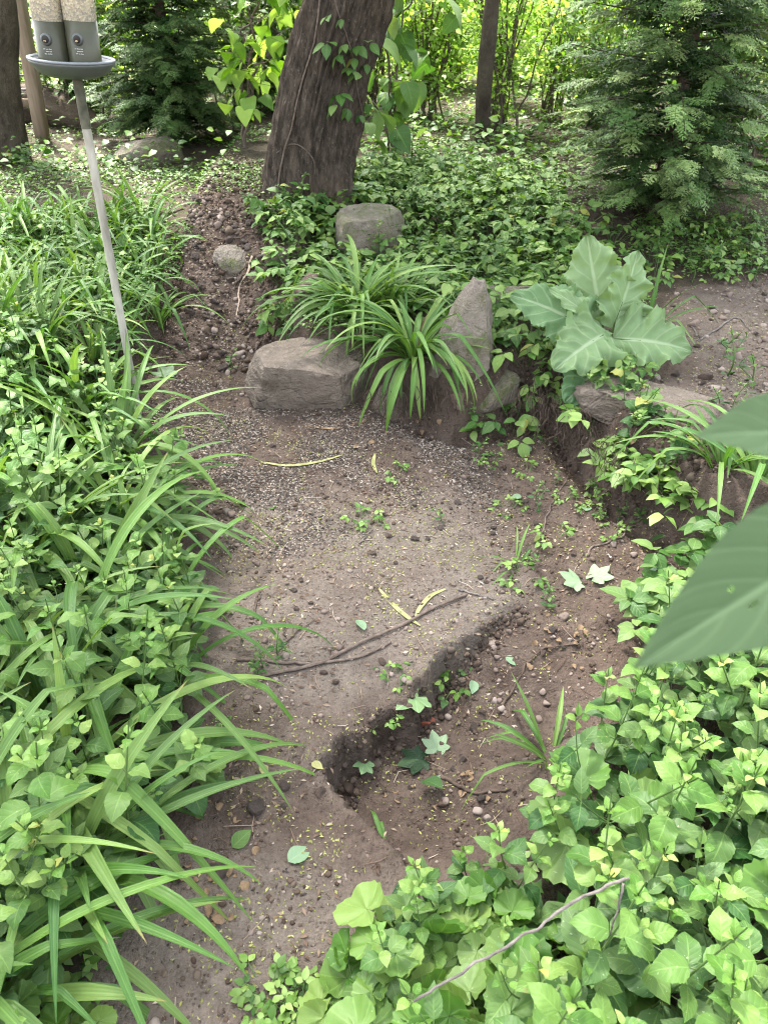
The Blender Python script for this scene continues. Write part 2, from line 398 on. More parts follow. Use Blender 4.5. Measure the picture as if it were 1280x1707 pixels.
def soil_material():
    m = NT('soil'); v = m.coord('Object'); sep = m.n('SeparateXYZ'); m.l(v, sep.inputs[0])
    n1 = m.noise(2.2, 4, v); n2 = m.noise(14, 5, v, .65); n3 = m.noise(90, 4, v, .7)
    at = m.n('Attribute', attribute_name='tint'); sp = m.n('SeparateColor'); m.l(at.outputs['Color'], sp.inputs[0])
    smooth = m.ramp(n2, [(.25, (.165, .133, .110)), (.75, (.255, .214, .180))])
    rough = m.ramp(n2, [(.25, (.060, .041, .032)), (.75, (.18, .137, .110))])
    col = m.mix(sp.outputs[0], smooth, rough)
    col = m.mix(m.math('MULTIPLY', m.step(n1, .4, .65), .3), col, (.14, .095, .072))
    # humus under the planted beds and moss/grass film on the terrace and lawn far off
    col = m.mix(sp.outputs[1], col, (.045, .040, .022))
    far = m.mix(m.noise(3, 4, v), (.10, .16, .03), (.22, .30, .06))
    col = m.mix(sp.outputs[2], col, far)
    vo = m.n('TexVoronoi'); vo.inputs['Scale'].default_value = 140; m.l(v, vo.inputs['Vector'])
    vs = m.n('SeparateColor'); m.l(vo.outputs['Color'], vs.inputs[0])
    chip = m.math('MULTIPLY', m.math('SUBTRACT', 1, m.step(vo.outputs['Distance'], .25, .45)), m.step(vs.outputs[0], .72, .8))
    col = m.mix(m.math('MULTIPLY', chip, .5), col, m.mix(vs.outputs[1], (.30, .22, .17), (.05, .035, .03)))
    col = m.mix(m.math('MULTIPLY', m.step(n3, .35, .75), .35), col, (.055, .037, .03))
    col = m.mix(1.0, col, (KC * 1.06, KC * 1.06, KC * 1.06), 'MULTIPLY')
    m.l(col, m.b.inputs['Base Color']); m.b.inputs['Roughness'].default_value = .92; m.b.inputs['Specular IOR Level'].default_value = .15
    h = m.math('ADD', m.math('MULTIPLY', n3, .9), m.math('ADD', m.math('MULTIPLY', n2, 1.2), m.math('MULTIPLY', chip, .4)))
    m.bump(h, .9, .016)
    return m.m
def rock_material(name, c1, c2, moss=0.0, stain=(.16, .115, .09)):
    c1, c2, stain = sc_(c1), sc_(c2), sc_(stain)
    m = NT(name); v = m.coord('Object')
    n1 = m.noise(5, 5, v, .6); n2 = m.noise(40, 5, v, .7); n3 = m.noise(160, 3, v)
    col = m.ramp(n1, [(.25, c1), (.7, c2)])
    col = m.mix(m.math('MULTIPLY', m.step(n2, .45, .7), .35), col, tuple(min(1, c * 1.4) for c in c2))
    col = m.mix(m.math('MULTIPLY', m.step(n3, .5, .7), .3), col, tuple(c * .5 for c in c1))
    col = m.mix(m.math('MULTIPLY', m.step(m.noise(3.1, 3, v), .45, .7), .55), col, stain)
    if moss:
        g = m.n('NewGeometry'); s = m.n('SeparateXYZ'); m.l(g.outputs['Normal'], s.inputs[0])
        f = m.math('MULTIPLY', m.step(m.noise(7, 5, v, .7), .5 - .12 * moss, .62), m.step(s.outputs[2], -.1, .5))
        col = m.mix(m.math('MULTIPLY', f, .8), col, m.mix(n2, (.03, .042, .01), (.09, .105, .026)))
    m.l(col, m.b.inputs['Base Color']); m.b.inputs['Roughness'].default_value = .85; m.b.inputs['Specular IOR Level'].default_value = .3
    w = m.n('TexVoronoi', feature='DISTANCE_TO_EDGE'); w.inputs['Scale'].default_value = 4; m.l(v, w.inputs['Vector'])
    m.bump(m.math('ADD', m.math('ADD', n1, m.math('MULTIPLY', n2, .5)), m.math('ADD', m.math('MULTIPLY', n3, .2), m.math('MULTIPLY', m.step(w.outputs[0], 0, .02), .12))), 1.0, .03)
    return m.m
def bark_material(name, c1, c2, fleck=(.36, .31, .26), vs=4.0, sc=14):
    c1, c2, fleck = sc_(c1), sc_(c2), sc_(fleck)
    m = NT(name); v = m.coord('Object'); mp = m.n('Mapping'); mp.inputs['Scale'].default_value = (vs, vs, 1); m.l(v, mp.inputs[0])
    n1 = m.noise(sc * .5, 6, mp.outputs[0], .7); n2 = m.noise(sc * 2.2, 4, mp.outputs[0], .7); n0 = m.noise(2.5, 3, v)
    col = m.ramp(n1, [(.3, c1), (.68, c2)])
    col = m.mix(m.math('MULTIPLY', m.step(n2, .58, .68), .55), col, fleck)
    col = m.mix(m.math('MULTIPLY', m.step(n0, .5, .7), .4), col, (.085, .06, .04))
    m.l(col, m.b.inputs['Base Color']); m.b.inputs['Roughness'].default_value = .95; m.b.inputs['Specular IOR Level'].default_value = .1
    m.bump(m.math('ADD', n1, m.math('MULTIPLY', n2, .5)), .9, .03); return m.m

MAT = dict(
    soil=soil_material(),
    ovate=leaf_material('broad_leaf', (.060, .150, .034), (.185, .330, .055), nveins=6),
    ovate_dark=leaf_material('dark_broad_leaf', (.030, .078, .024), (.085, .19, .04), nveins=5),
    strap=leaf_material('strap_leaf', (.058, .145, .034), (.165, .31, .052), veins='strap', rough=.48, var=.25),
    rosette=leaf_material('scalloped_leaf', (.095, .205, .042), (.175, .315, .055), veins='polar', rough=.5),
    burdock=leaf_material('burdock_leaf', (.17, .29, .125), (.26, .40, .18), nveins=6, vein_col=(.62, .72, .5), rough=.6, trans=.3, var=.15, spec=.25),
    small=leaf_material('small_leaf', (.065, .155, .034), (.21, .37, .06), veins='none', var=.5),
    bright=leaf_material('sunlit_leaf', (.16, .28, .04), (.42, .55, .10), veins='none', var=.6, trans=.55),  # lit copy of the leaf: sun brightness painted into the colour
    sunside=leaf_material('half_sunlit_leaf', (.10, .20, .035), (.34, .50, .08), veins='none', var=.6, trans=.5),  # partly lit copy, backlight painted into the colour
    needle=leaf_material('evergreen_spray', (.045, .100, .024), (.34, .52, .16), veins='none', rough=.5, trans=.15, var=.4),
    fore=leaf_material('foreground_leaf', (.058, .105, .048), (.068, .120, .056), nveins=6, rough=.8, trans=.45, var=.05, spec=.2, mottle=.05, blem=False),
    fallen=leaf_material('fallen_leaf', (.20, .32, .20), (.26, .40, .20), nveins=5, vein_col=(.45, .55, .35), rough=.6, trans=.2, var=.2),
    fallen_maple=leaf_material('fallen_maple', (.24, .36, .22), (.14, .26, .08), veins='polar', vein_col=(.5, .6, .4), rough=.6, trans=.15, var=.2),
    dry=simple('dry_leaf', (.16, .09, .05), (.34, .24, .14), 30, .8),
    yellow=simple('withered_blade', (.20, .21, .06), (.42, .40, .18), 30, .6),
    stem=simple('green_stem', (.06, .12, .03), (.12, .2, .05), 30, .5),
    twig=simple('twig_bark', (.10, .07, .055), (.22, .17, .14), 60, .85, .6, .004),
    pale_root=simple('pale_root_bark', (.28, .20, .15), (.52, .41, .32), 60, .85, .4, .003),
    grey_twig=simple('grey_twig_bark', (.09, .075, .068), (.24, .21, .19), 60, .85, .6, .004),
    root=simple('root_bark', (.05, .032, .024), (.14, .10, .075), 60, .9, .4, .003),
    rock_a=rock_material('brown_grey_stone', (.125, .096, .074), (.33, .27, .22)),
    rock_moss=rock_material('mossy_stone', (.17, .145, .115), (.34, .29, .24), 1.0),
    rock_pale=rock_material('pale_pink_stone', (.20, .165, .135), (.40, .34, .285), .45),
    rock_red=rock_material('reddish_stone', (.18, .115, .09), (.30, .21, .17)),
    pebble=rock_material('pebble_stone', (.12, .088, .072), (.23, .175, .148)),
    bark=bark_material('big_tree_bark', (.030, .023, .018), (.17, .136, .110), fleck=(.36, .31, .26), vs=2.4, sc=22),
    bark2=bark_material('smooth_bark', (.040, .032, .025), (.15, .122, .096), fleck=(.16, .14, .12), vs=1.5, sc=9),
    timber=simple('weathered_timber', (.26, .19, .135), (.38, .295, .22), 12, .85, .3, .004, stretch=(6, 6, .6)),
    grey_metal=simple('grey_plastic', (.085, .095, .095), (.125, .135, .135), 8, .45, .1, spec=.5),
    pole=simple('pole_worn', (.24, .225, .185), (.60, .57, .50), 25, .6, .2, .003, stretch=(1, 1, .25)),
    pole_top=simple('pole_top_stained', (.045, .05, .03), (.17, .165, .12), 25, .6, .2, .003),
)

# ------------------------------------------------------------------ ground
def wpoly(pts, z): return np.array([G(px, py, z)[:2] for px, py in pts])
BED_L = wpoly([(-500, 650), (120, 640), (215, 690), (270, 760), (290, 850), (320, 950), (340, 1080), (330, 1200), (270, 1330), (205, 1450), (165, 1560), (130, 1640), (90, 1780), (-500, 2100)], .12)
BED_R = wpoly([(1700, 960), (1230, 970), (1140, 1020), (1075, 1080), (1010, 1160), (955, 1230), (905, 1300), (860, 1360), (790, 1425), (710, 1465), (640, 1500), (610, 1560), (600, 1630), (630, 1720), (660, 1850), (1700, 2300)], .2)
BED_UL = wpoly([(-700, 400), (60, 370), (190, 365), (250, 380), (280, 420), (245, 475), (200, 530), (140, 585), (40, 610), (-700, 640)], .38)
BARE_R = wpoly([(1010, 640), (1120, 600), (1090, 520), (1130, 470), (1250, 455), (1500, 440), (1500, 680), (1180, 700), (1080, 690)], .30)
def inside(poly, x, y): return sdist(poly, x, y) > 0
gx, gy = axis(-1.5, 1.8, .0075, -90, 90, 1.06), axis(.45, 3.9, .0075, -20, 160, 1.06)
X, Y = np.meshgrid(gx, gy, indexing='ij'); X0, Y0 = X, Y
Zg = Z(X, Y)
mb = MB(); a = np.arange(X.size).reshape(X.shape)
F = np.stack([a[:-1, :-1], a[1:, :-1], a[1:, 1:], a[:-1, 1:]], -1).reshape(-1, 4)
mb.add(np.stack([X, Y, Zg], -1).reshape(-1, 3), F)
s = sdist(HIGH, X, Y); dr = sdist(RIMW, X, Y, False); sp = sdist(PIT, X, Y)
tR = np.clip(np.maximum.reduce([np.exp(-((s + .02) / .16) ** 2), sstep(0, .03, sp) * sstep(.75, .3, dr), sstep(.02, .2, s), .45 + .9 * fbm(X * 2.6, Y * 2.6, 0, 3, 77),
             sstep(1.15, 0.95, Y) * sstep(.75, .95, Y), sstep(2.0, 2.3, Y), sstep(.3, .5, X)]), 0, 1)
path = sstep(.55, .2, np.abs(X + .02) ) * sstep(2.15, 1.95, Y) * sstep(1.3, 1.5, Y)
path2 = sstep(.9, .75, Y)
tR = tR * (1 - .85 * np.maximum(path * (sp < 0), path2))
tG = np.maximum.reduce([sstep(0, .08, sdist(BED_L, X, Y)), sstep(-.02, .08, sdist(BED_R, X, Y)), sstep(-.02, .08, sdist(BED_UL, X, Y)) * .7, .6 * sstep(.15, .5, s) * (sdist(BARE_R, X, Y) < 0)])
tR = tR * (1 - .75 * sstep(-.02, .15, sdist(BARE_R, X, Y)))
T = np.zeros((X.size, 4)); T[:, 3] = 1; T[:, 0] = tR.ravel(); T[:, 1] = tG.ravel(); T[:, 2] = sstep(9, 12, Y).ravel()
mb.T = [T]
ground = mb.obj('ground', MAT['soil']); tag(ground, 'bare brown garden soil path with an eroded ledge and a raised bank', None, None, 'structure')

# ------------------------------------------------------------------ stones
def stone(name, label, cat, ctr, size, mat, seed=0, rz=0, tilt=(0, 0), group=None, **kw):
    V, F, U = rock(size, seed, **kw); V = rotaxis(V, (1, 0, 0), tilt[0]); V = rotaxis(V, (0, 1, 0), tilt[1]); V = rotz(V, rz)
    m = MB(); m.add(V, F, U); o = m.obj(name, MAT[mat]); o.location = tuple(float(v) for v in ctr); tag(o, label, cat, group); return o
b = PY(514, 637, 2.80); stone('boulder', 'large rounded grey brown boulder at the foot of the overhanging strap leaved clump', 'rock', b, (.235, .17, .150), 'rock_a', 5, .05, (0.12, .04), n=56, cuts=5, rough=.05, box=.6,
      planes=[((-.05, -1, .12), .78), ((0, 0, 1), .80), ((.85, -.6, .1), .9), ((-.9, -.3, .2), .93)])
b = PY(775, 572, 2.70); stone('upright_stone', 'upright pointed grey stone with a mossy right face, right of the strap leaved clump', 'rock', b, (.145, .13, .235), 'rock_pale', 12, .15, (-.18, .10), n=56, cuts=0, rough=.045, box=.8,
      planes=[((-.85, -.15, .50), .50), ((.86, -.35, .30), .60), ((-.15, -1, .30), .50), ((.55, -.2, -.8), .66), ((-.4, -.6, -.6), .75), ((0, .8, .6), .6)])
b = PY(618, 400, 3.72); stone('mossy_stone', 'mossy squarish grey stone on top of the mound in front of the big tree', 'rock', b + np.array([0, .1, -.03]), (.17, .16, .17), 'rock_moss', 23, .2, (.1, 0), n=32, cuts=5, rough=.04, planes=[((0, -1, .3), .7), ((0, 0, 1), .75)])
b = GT(385, 447); stone('flat_stone', 'pale pinkish flat stone in the washed out gully below the big tree', 'rock', b + np.array([0, .02, .03]), (.088, .080, .026), 'rock_pale', 31, .5, (.75, .1), n=28, cuts=3, rough=.08, box=.95)
b = G(1090, 668, .28); stone('stone_slab', 'long weathered stone slab along the right bank edge under the big wavy leaves', 'rock', b + np.array([.0, .03, -.03]), (.25, .13, .075), 'rock_a', 44, -.62, (.12, .04), n=56, cuts=7, rough=.075, box=.6, planes=[((0, 0, 1), .72), ((0, -1, .1), .8)])
stone('low_stone', 'low greenish brown stone under the pointed upright stone', 'rock', GT(826, 672) + np.array([0, .05, .02]), (.105, .07, .06), 'rock_moss', 51, .55, (0, -.35), n=24, cuts=5)
stone('red_brown_stone', 'small reddish stone wedged below the upright stone, beside hanging roots', 'rock', GT(768, 682) + np.array([0, .03, .025]), (.05, .04, .04), 'rock_red', 52, .3, (0, -.2), n=16, cuts=6)
stone('buried_stone', 'half buried brown stone under the root mass of the hanging strap leaved clump', 'rock', GT(652, 695) + np.array([0, .06, .01]), (.10, .07, .075), 'rock_a', 53, -.5, (0, .5), n=24, cuts=5)
stone('bank_stone', 'rounded stone half hidden by leaves in the bank above the grey brown boulder', 'rock', PY(512, 490, 3.25), (.085, .07, .08), 'rock_red', 54, .2, n=20, cuts=6)
stone('ledge_stone', 'brown mossy stone behind the upright stone, left of the big wavy leaves', 'rock', PY(850, 510, 3.1) + np.array([0, .05, 0]), (.14, .10, .085), 'rock_moss', 55, -.2, n=24, cuts=5)
stone('shaded_boulder', 'mossy dark boulder on the ground in front of the dark evergreen at left', 'rock', GT(245, 272) + np.array([0, .08, .03]), (.215, .16, .125), 'rock_moss', 66, .1, n=32, cuts=2, rough=.05, box=.85, planes=[((0, 0, 1), .8), ((.7, -.2, .7), .85), ((-.6, -.3, .7), .85)])
stone('edge_stone', 'small brown stone at the very top of the gully beside tree roots', 'rock', GT(452, 440) + np.array([.02, .02, .02]), (.065, .05, .05), 'rock_a', 62, .5, n=16, cuts=6)

# ------------------------------------------------------------------ big tree
def trunk_mesh(P, R, seg, rows, ridge, flare=0, seed=0, lobes=3):
    C = curve(P, rows); t = np.linspace(0, 1, rows); Rr = np.interp(t, np.linspace(0, 1, len(R)), R)
    th = np.linspace(0, 2 * pi, seg + 1)[:-1]
    Tn = np.gradient(C, axis=0); Tn /= np.linalg.norm(Tn, axis=1)[:, None]
    V = []
    H = C[:, 2] - C[0, 2]
    for i in range(rows):
        x = np.cross([0, 1, 0], Tn[i]); x /= np.linalg.norm(x); y = np.cross(Tn[i], x)
        fl = flare * math.exp(-max(H[i], 0) / .16)
        r = Rr[i] * (1 + fl * (.7 + .6 * np.cos(lobes * th + seed)) + .06 * np.sin(2 * th + 1) + .05 * np.sin(3 * th + H[i] * 2))
        nn = fbm(np.cos(th) * 9, np.sin(th) * 9, H[i] * 2.6, 4, seed); n2 = np.abs(fbm(np.cos(th) * 20, np.sin(th) * 20, H[i] * 5, 3, seed + 5))
        r = r + ridge * (np.abs(nn) * 1.0 + n2 * .6)
        V.append(C[i] + r[:, None] * (np.cos(th)[:, None] * x + np.sin(th)[:, None] * y))
    V = np.concatenate(V); a = np.arange(rows * seg).reshape(rows, seg); b = np.roll(a, -1, 1)
    F = np.stack([a[:-1], b[:-1], b[1:], a[1:]], -1).reshape(-1, 4)
    return V, F, np.zeros((len(V), 2))
TL = {}
TL['round'] = leaf(1, .8, 'ovate', 3, 1, .6, .2)
TL['o'] = [leaf(1, .62 + .06 * k, 'ovate', 5, 2, .5 + .25 * k, .18, .12, 2, seed=k, curl0=.25) for k in range(3)]
TL['tiny'] = leaf(1, .6, 'ovate', 2, 1, .5, .2)
def scatter_leaves(m, P, L, tpl='tiny', az=None, el=(-.6, .5), young=(0, .6), roll=.6):
    """leaves at the points P with lengths L"""
    n = len(P)
    az = RNG.uniform(0, 2 * pi, n) if az is None else az
    M = frame(az, RNG.uniform(*el, n), RNG.normal(0, roll, n)) * np.asarray(L)[:, None, None] if np.ndim(L) else frame(az, RNG.uniform(*el, n), RNG.normal(0, roll, n)) * L
    t = np.stack([RNG.uniform(*young, n), RNG.random(n)], 1)
    T_ = TL[tpl]
    if isinstance(T_, list):
        k = RNG.integers(0, len(T_), n)
        for i in range(len(T_)): m.many(T_[i], M[k == i], P[k == i], t[k == i])
    else: m.many(T_, M, P, t)
def crown_on(limbs, n, spread, L, mat, parent, young=(0, .7), tpl='tiny'):  # unseen canopy above the view, shaped and thinned to shade the near garden
    m = MB(); L_ = [np.asarray(l) for l in limbs]
    Ps = []
    for l in L_:
        k = max(1, n // len(L_)); nc = max(4, k // 45)
        c = l[RNG.integers(len(l) // 3, len(l), nc)] + RNG.normal(0, spread, (nc, 3))
        Ps.append(c[RNG.integers(0, nc, k)] + RNG.normal(0, spread * .45, (k, 3)))
    P = np.concatenate(Ps); P = P[P[:, 2] > 2.9]; scatter_leaves(m, P, RNG.uniform(.6, 1.2, len(P)) * L, tpl, young=young)
    return m.obj('crown', MAT[mat], parent)
def tree(name, label, cat, P, R, ridge, mat, seg=96, rows=220, flare=.3, seed=0, limbs=5, n=4000, leafm='ovate', group=None, L=.1, top=(.5, 1), spread=.45, reach=1.1):
    P = [np.asarray(p, float) for p in P]; P = [p - P[0] for p in P] if False else P
    base = P[0].copy(); P = [p - base for p in P]
    t = thing(name, label, cat, tuple(base), group)
    m = MB(); P2 = [P[0] - np.array([0, 0, .15])] + P[1:] if flare == 0 else P
    m.add(*trunk_mesh(P, R, seg, rows, ridge, flare, seed)); o = m.obj('trunk', MAT[mat], t)
    C = curve(P, 60); m = MB(); ls = []
    for k in range(limbs):
        i = int(60 * (top[0] + (top[1] - top[0]) * (k + .5) / limbs)) - 1; p = C[min(i, 59)]; az = k * 2.4 + seed; r0 = np.interp(i / 60, np.linspace(0, 1, len(R)), R)
        ln = reach * (1 + .6 * random.random()); e = np.array([cos(az), sin(az), .55])
        l = curve([p, p + e * ln * .5 + np.array([0, 0, .1]), p + e * ln + np.array([0, 0, .35])], 14, .06, k); ls.append(l)
        m.add(*tube(l, np.linspace(r0 * .45, r0 * .1, 14), 8))
    if limbs:
        m.obj('limb', MAT[mat], t); crown_on(ls, n, spread, L, leafm, t, tpl='round')
    return t
base = GT(517, 322); base[2] -= .06; Yt = base[1]
def onY(px, py, dy=0): return PY(px, py, Yt + dy)
big = tree('big_tree', 'thick leaning tree trunk with rough dark bark and a vine climbing it', 'tree',
     [base, onY(520, 250), onY(545, 120), onY(578, 0), onY(640, -260), onY(690, -520), onY(700, -900), onY(700, -900) + np.array([.1, .2, 1.6]), onY(700, -900) + np.array([0, .2, 3.4])], [.185, .183, .178, .174, .162, .15, .13, .10, .05], .026, 'bark', 200, 520, .42, 2, 12, 5500, 'ovate', L=.17, top=(.55, 1), spread=.75, reach=2.3)
b = GT(6, 268); b[2] -= .05
tree('shaded_tree', 'smooth dark trunk cut off by the left picture edge, beside the wooden trellis post', 'tree', [b, PY(-4, 190, b[1]), PY(-14, 100, b[1]), PY(-17, 0, b[1]), PY(-60, -300, b[1]), PY(-100, -700, b[1]), PY(-100, -700, b[1]) + np.array([.1, 0, 2.6])], [.14, .138, .137, .135, .12, .08, .05], .006, 'bark2', 64, 200, .12, 5, 8, 1500, 'ovate', L=.17, top=(.65, 1), spread=.7, reach=1.9)
b = GT(806, 240); b[2] -= .05
tree('slender_tree', 'straight slender bare tree trunk behind the mound, among thin stemmed shrubs', 'tree', [b, PY(806, 150, b[1]), PY(820, 0, b[1]), PY(850, -300, b[1]), PY(870, -700, b[1]), PY(870, -700, b[1]) + np.array([.1, 0, 2.2])], [.052, .048, .045, .04, .035, .02], .004, 'bark2', 32, 160, .12, 8, 7, 700, 'ovate', L=.16, top=(.7, 1), spread=.6, reach=1.5)

# ------------------------------------------------------------------ wooden trellis
def box_between(m, A, B, w, d, n=6, ref=(0, 1, 0)):
    A, B = np.asarray(A, float), np.asarray(B, float); t = (B - A) / np.linalg.norm(B - A); x = np.cross(t, ref); x /= np.linalg.norm(x); y = np.cross(x, t)
    V, e = [], .12 * min(w, d)
    prof = [(-w / 2 + e, -d / 2), (w / 2 - e, -d / 2), (w / 2, -d / 2 + e), (w / 2, d / 2 - e), (w / 2 - e, d / 2), (-w / 2 + e, d / 2), (-w / 2, d / 2 - e), (-w / 2, -d / 2 + e)]
    for q in np.linspace(0, 1, n):
        for (a_, b_) in prof: V.append(A + (B - A) * q + x * a_ + y * b_)
    for P_ in (A, B):
        for (a_, b_) in prof: V.append(P_ + (x * a_ + y * b_) * .01)
    V = np.array(V); F = []
    rings = [list(range(k * 8, k * 8 + 8)) for k in range(n)]
    for r1, r2 in zip([list(range(n * 8, n * 8 + 8))] + rings, rings + [list(range(n * 8 + 8, n * 8 + 16))]):
        for k in range(8): F.append((r1[k], r1[(k + 1) % 8], r2[(k + 1) % 8], r2[k]))
    m.add(V, F)
b = GT(72, 236); yp = b[1]
tr = thing('garden_trellis', 'weathered timber trellis post with rail and lattice behind the dark left trunk', 'trellis', tuple(b))
def loc(p): return np.asarray(p) - b
m = MB(); box_between(m, loc(b) + np.array([0, 0, -.05]), loc(PY(28, -20, yp)) , .085, .085); 
pt = PY(28, -20, yp); m = MB(); box_between(m, (0, 0, -.05), loc(pt) * 1.5, .088, .088); m.obj('post', MAT['timber'], tr, False)
m = MB(); box_between(m, loc(PY(-140, 160, yp + .02)), loc(PY(58, 172, yp + .02)), .05, .05, ref=(0, 0, 1)); m.obj('rail', MAT['timber'], tr, False)
m = MB()
for k in range(8):
    px = 46 - k * 24
    box_between(m, loc(PY(px + 4, 165, yp + .05)), loc(PY(px - 24, -60, yp + .05)), .02, .012)
for k in range(9):
    py = 150 - k * 24
    box_between(m, loc(PY(-140, py - 8, yp + .066)), loc(PY(50 - (150 - py) * .12, py, yp + .066)), .02, .012, ref=(0, 0, 1))
m.obj('lattice', simple('lattice_paint', (.20, .18, .20), (.34, .31, .34), 10, .7), tr, False)
m = MB(); box_between(m, loc(PY(-430, 236, yp)), loc(PY(-500, -20, yp)) * 1.2, .088, .088); m.obj('post', MAT['timber'], tr, False)

# fallen log behind the post
A_, B_ = GT(70, 205), GT(160, 215)
lg = thing('fallen_log', 'grey brown fallen log lying behind the feeder pole near the trellis', 'log', tuple(A_))
d_ = B_ - A_; m = MB(); P = curve([(-.3, .02, .06), (0, 0, .075), d_ * .5 + np.array([0, 0, .07]), d_ * 1.05 + np.array([0, .0, .02])], 50)
m.add(*trunk_mesh([(-.3, .02, .10), (0, 0, .13), d_ * .55 + np.array([0, 0, .10]), d_ * 1.15 + np.array([0, .0, -.02])], [.14, .14, .12, .07], 40, 60, .010, 0, 3)); m.obj('log_bark', bark_material('log_bark_grey', (.07, .055, .042), (.20, .16, .13), vs=.6), lg)

# ------------------------------------------------------------------ bird feeder
base = GT(232, 690); yf = base[1]
fd = thing('bird_feeder', 'twin tube bird feeder with a round seed tray on a pale worn pole', 'bird feeder', tuple(base))
def fl(p): return np.asarray(p) - base
tray_c = PY(122, 112, yf); topc = PY(96, -60, yf)
ax = (topc - tray_c); ax /= np.linalg.norm(ax)
pp = curve([(0.003, 0, -.25), (0, 0, 0), fl(PY(185, 435, yf)), fl(PY(148, 232, yf)), fl(PY(128, 125, yf))], 60)
n1 = 46
m = MB(); m.add(*tube(pp[:n1 + 1], np.linspace(.0130, .0138, n1 + 1) + .0012 * (np.abs(np.arange(n1 + 1) - 30) < 1), 14)); m.obj('pole', MAT['pole'], fd)
m = MB(); m.add(*tube(pp[n1:], np.full(60 - n1, .0148), 14)); m.obj('pole_sleeve', MAT['pole_top'], fd)
m = MB(); m.add(*tubec([fl(tray_c) - ax * .01, fl(tray_c) + ax * .30, fl(topc) + ax * .25], [.010, .010, .010], 12)); m.obj('centre_rod', MAT['grey_metal'], fd)
Rz = np.array(Vector((0, 0, 1)).rotation_difference(Vector(ax)).to_matrix())
def lathe(m, prof, ctr, seg=48, a=0):
    """prof [(r,z)]"""
    th = np.linspace(0, 2 * pi, seg + 1); V = []
    for r, z in prof: V.append(np.stack([r * np.cos(th + a), r * np.sin(th + a), np.full_like(th, z)], -1))
    V = np.concatenate(V) @ Rz.T + np.asarray(ctr); q = np.arange(len(prof) * (seg + 1)).reshape(len(prof), -1)
    m.add(V, np.stack([q[:-1, :-1], q[:-1, 1:], q[1:, 1:], q[1:, :-1]], -1).reshape(-1, 4))
rt = .120; c = fl(tray_c)
m = MB(); lathe(m, [(.001, -.028), (.03, -.028), (.07, -.024), (.10, -.012), (rt - .006, .006), (rt, .012), (rt + .002, .017), (rt - .002, .021), (rt - .008, .018), (rt - .014, .008), (.098, -.006), (.07, -.014), (.02, -.016), (.001, -.016)], c, 72)
tray = m.obj('tray', MAT['grey_metal'], fd)
m = MB()
for k in range(6):
    aa = k * pi / 3 + pi / 2; dv = np.array([cos(aa), sin(aa), 0])
    box_between(m, Rz @ (dv * .02 + np.array([0, 0, -.012])) + c, Rz @ (dv * (rt - .012) + np.array([0, 0, .004])) + c, .004, .016, ref=(0, 0, 1))
m.obj('divider', MAT['grey_metal'], tray, False)
m = MB(); lathe(m, [(rt - .002, .018), (rt + .004, .020), (rt + .004, .024), (rt - .004, .026), (rt - .006, .020)], c, 72); m.obj('rim', simple('pale_rim', (.20, .22, .25), (.27, .29, .32), 8, .4, .05), tray)
mt = NT('feeder_plastic'); mt.b.inputs['Base Color'].default_value = (.55, .55, .48, 1); mt.b.inputs['Roughness'].default_value = .08; mt.b.inputs['Alpha'].default_value = .28; mt.b.inputs['Specular IOR Level'].default_value = .9
m_low = simple('tinted_tube_plastic', (.045, .048, .030), (.09, .092, .058), 14, .35, 0, spec=.3)
mt_seed = NT('seed_mix'); vv = mt_seed.n('TexVoronoi'); vv.inputs['Scale'].default_value = 150; mt_seed.l(mt_seed.coord('Object'), vv.inputs['Vector']); ss = mt_seed.n('SeparateColor'); mt_seed.l(vv.outputs['Color'], ss.inputs[0])
mt_seed.l(mt_seed.ramp(ss.outputs[0], [(.0, (.10, .06, .03)), (.3, (.24, .155, .07)), (.6, (.42, .31, .16)), (1, (.50, .41, .26))]), mt_seed.b.inputs['Base Color']); mt_seed.b.inputs['Roughness'].default_value = .7
mt_seed.bump(vv.outputs['Distance'], .8, .004)
white = simple('printed_mark', (.6, .6, .56), (.68, .68, .64), 5, .6, 0)
dark = simple('hole_shade', (.015, .012, .01), (.03, .024, .02), 5, .6, 0)
def up(z): return ax * z
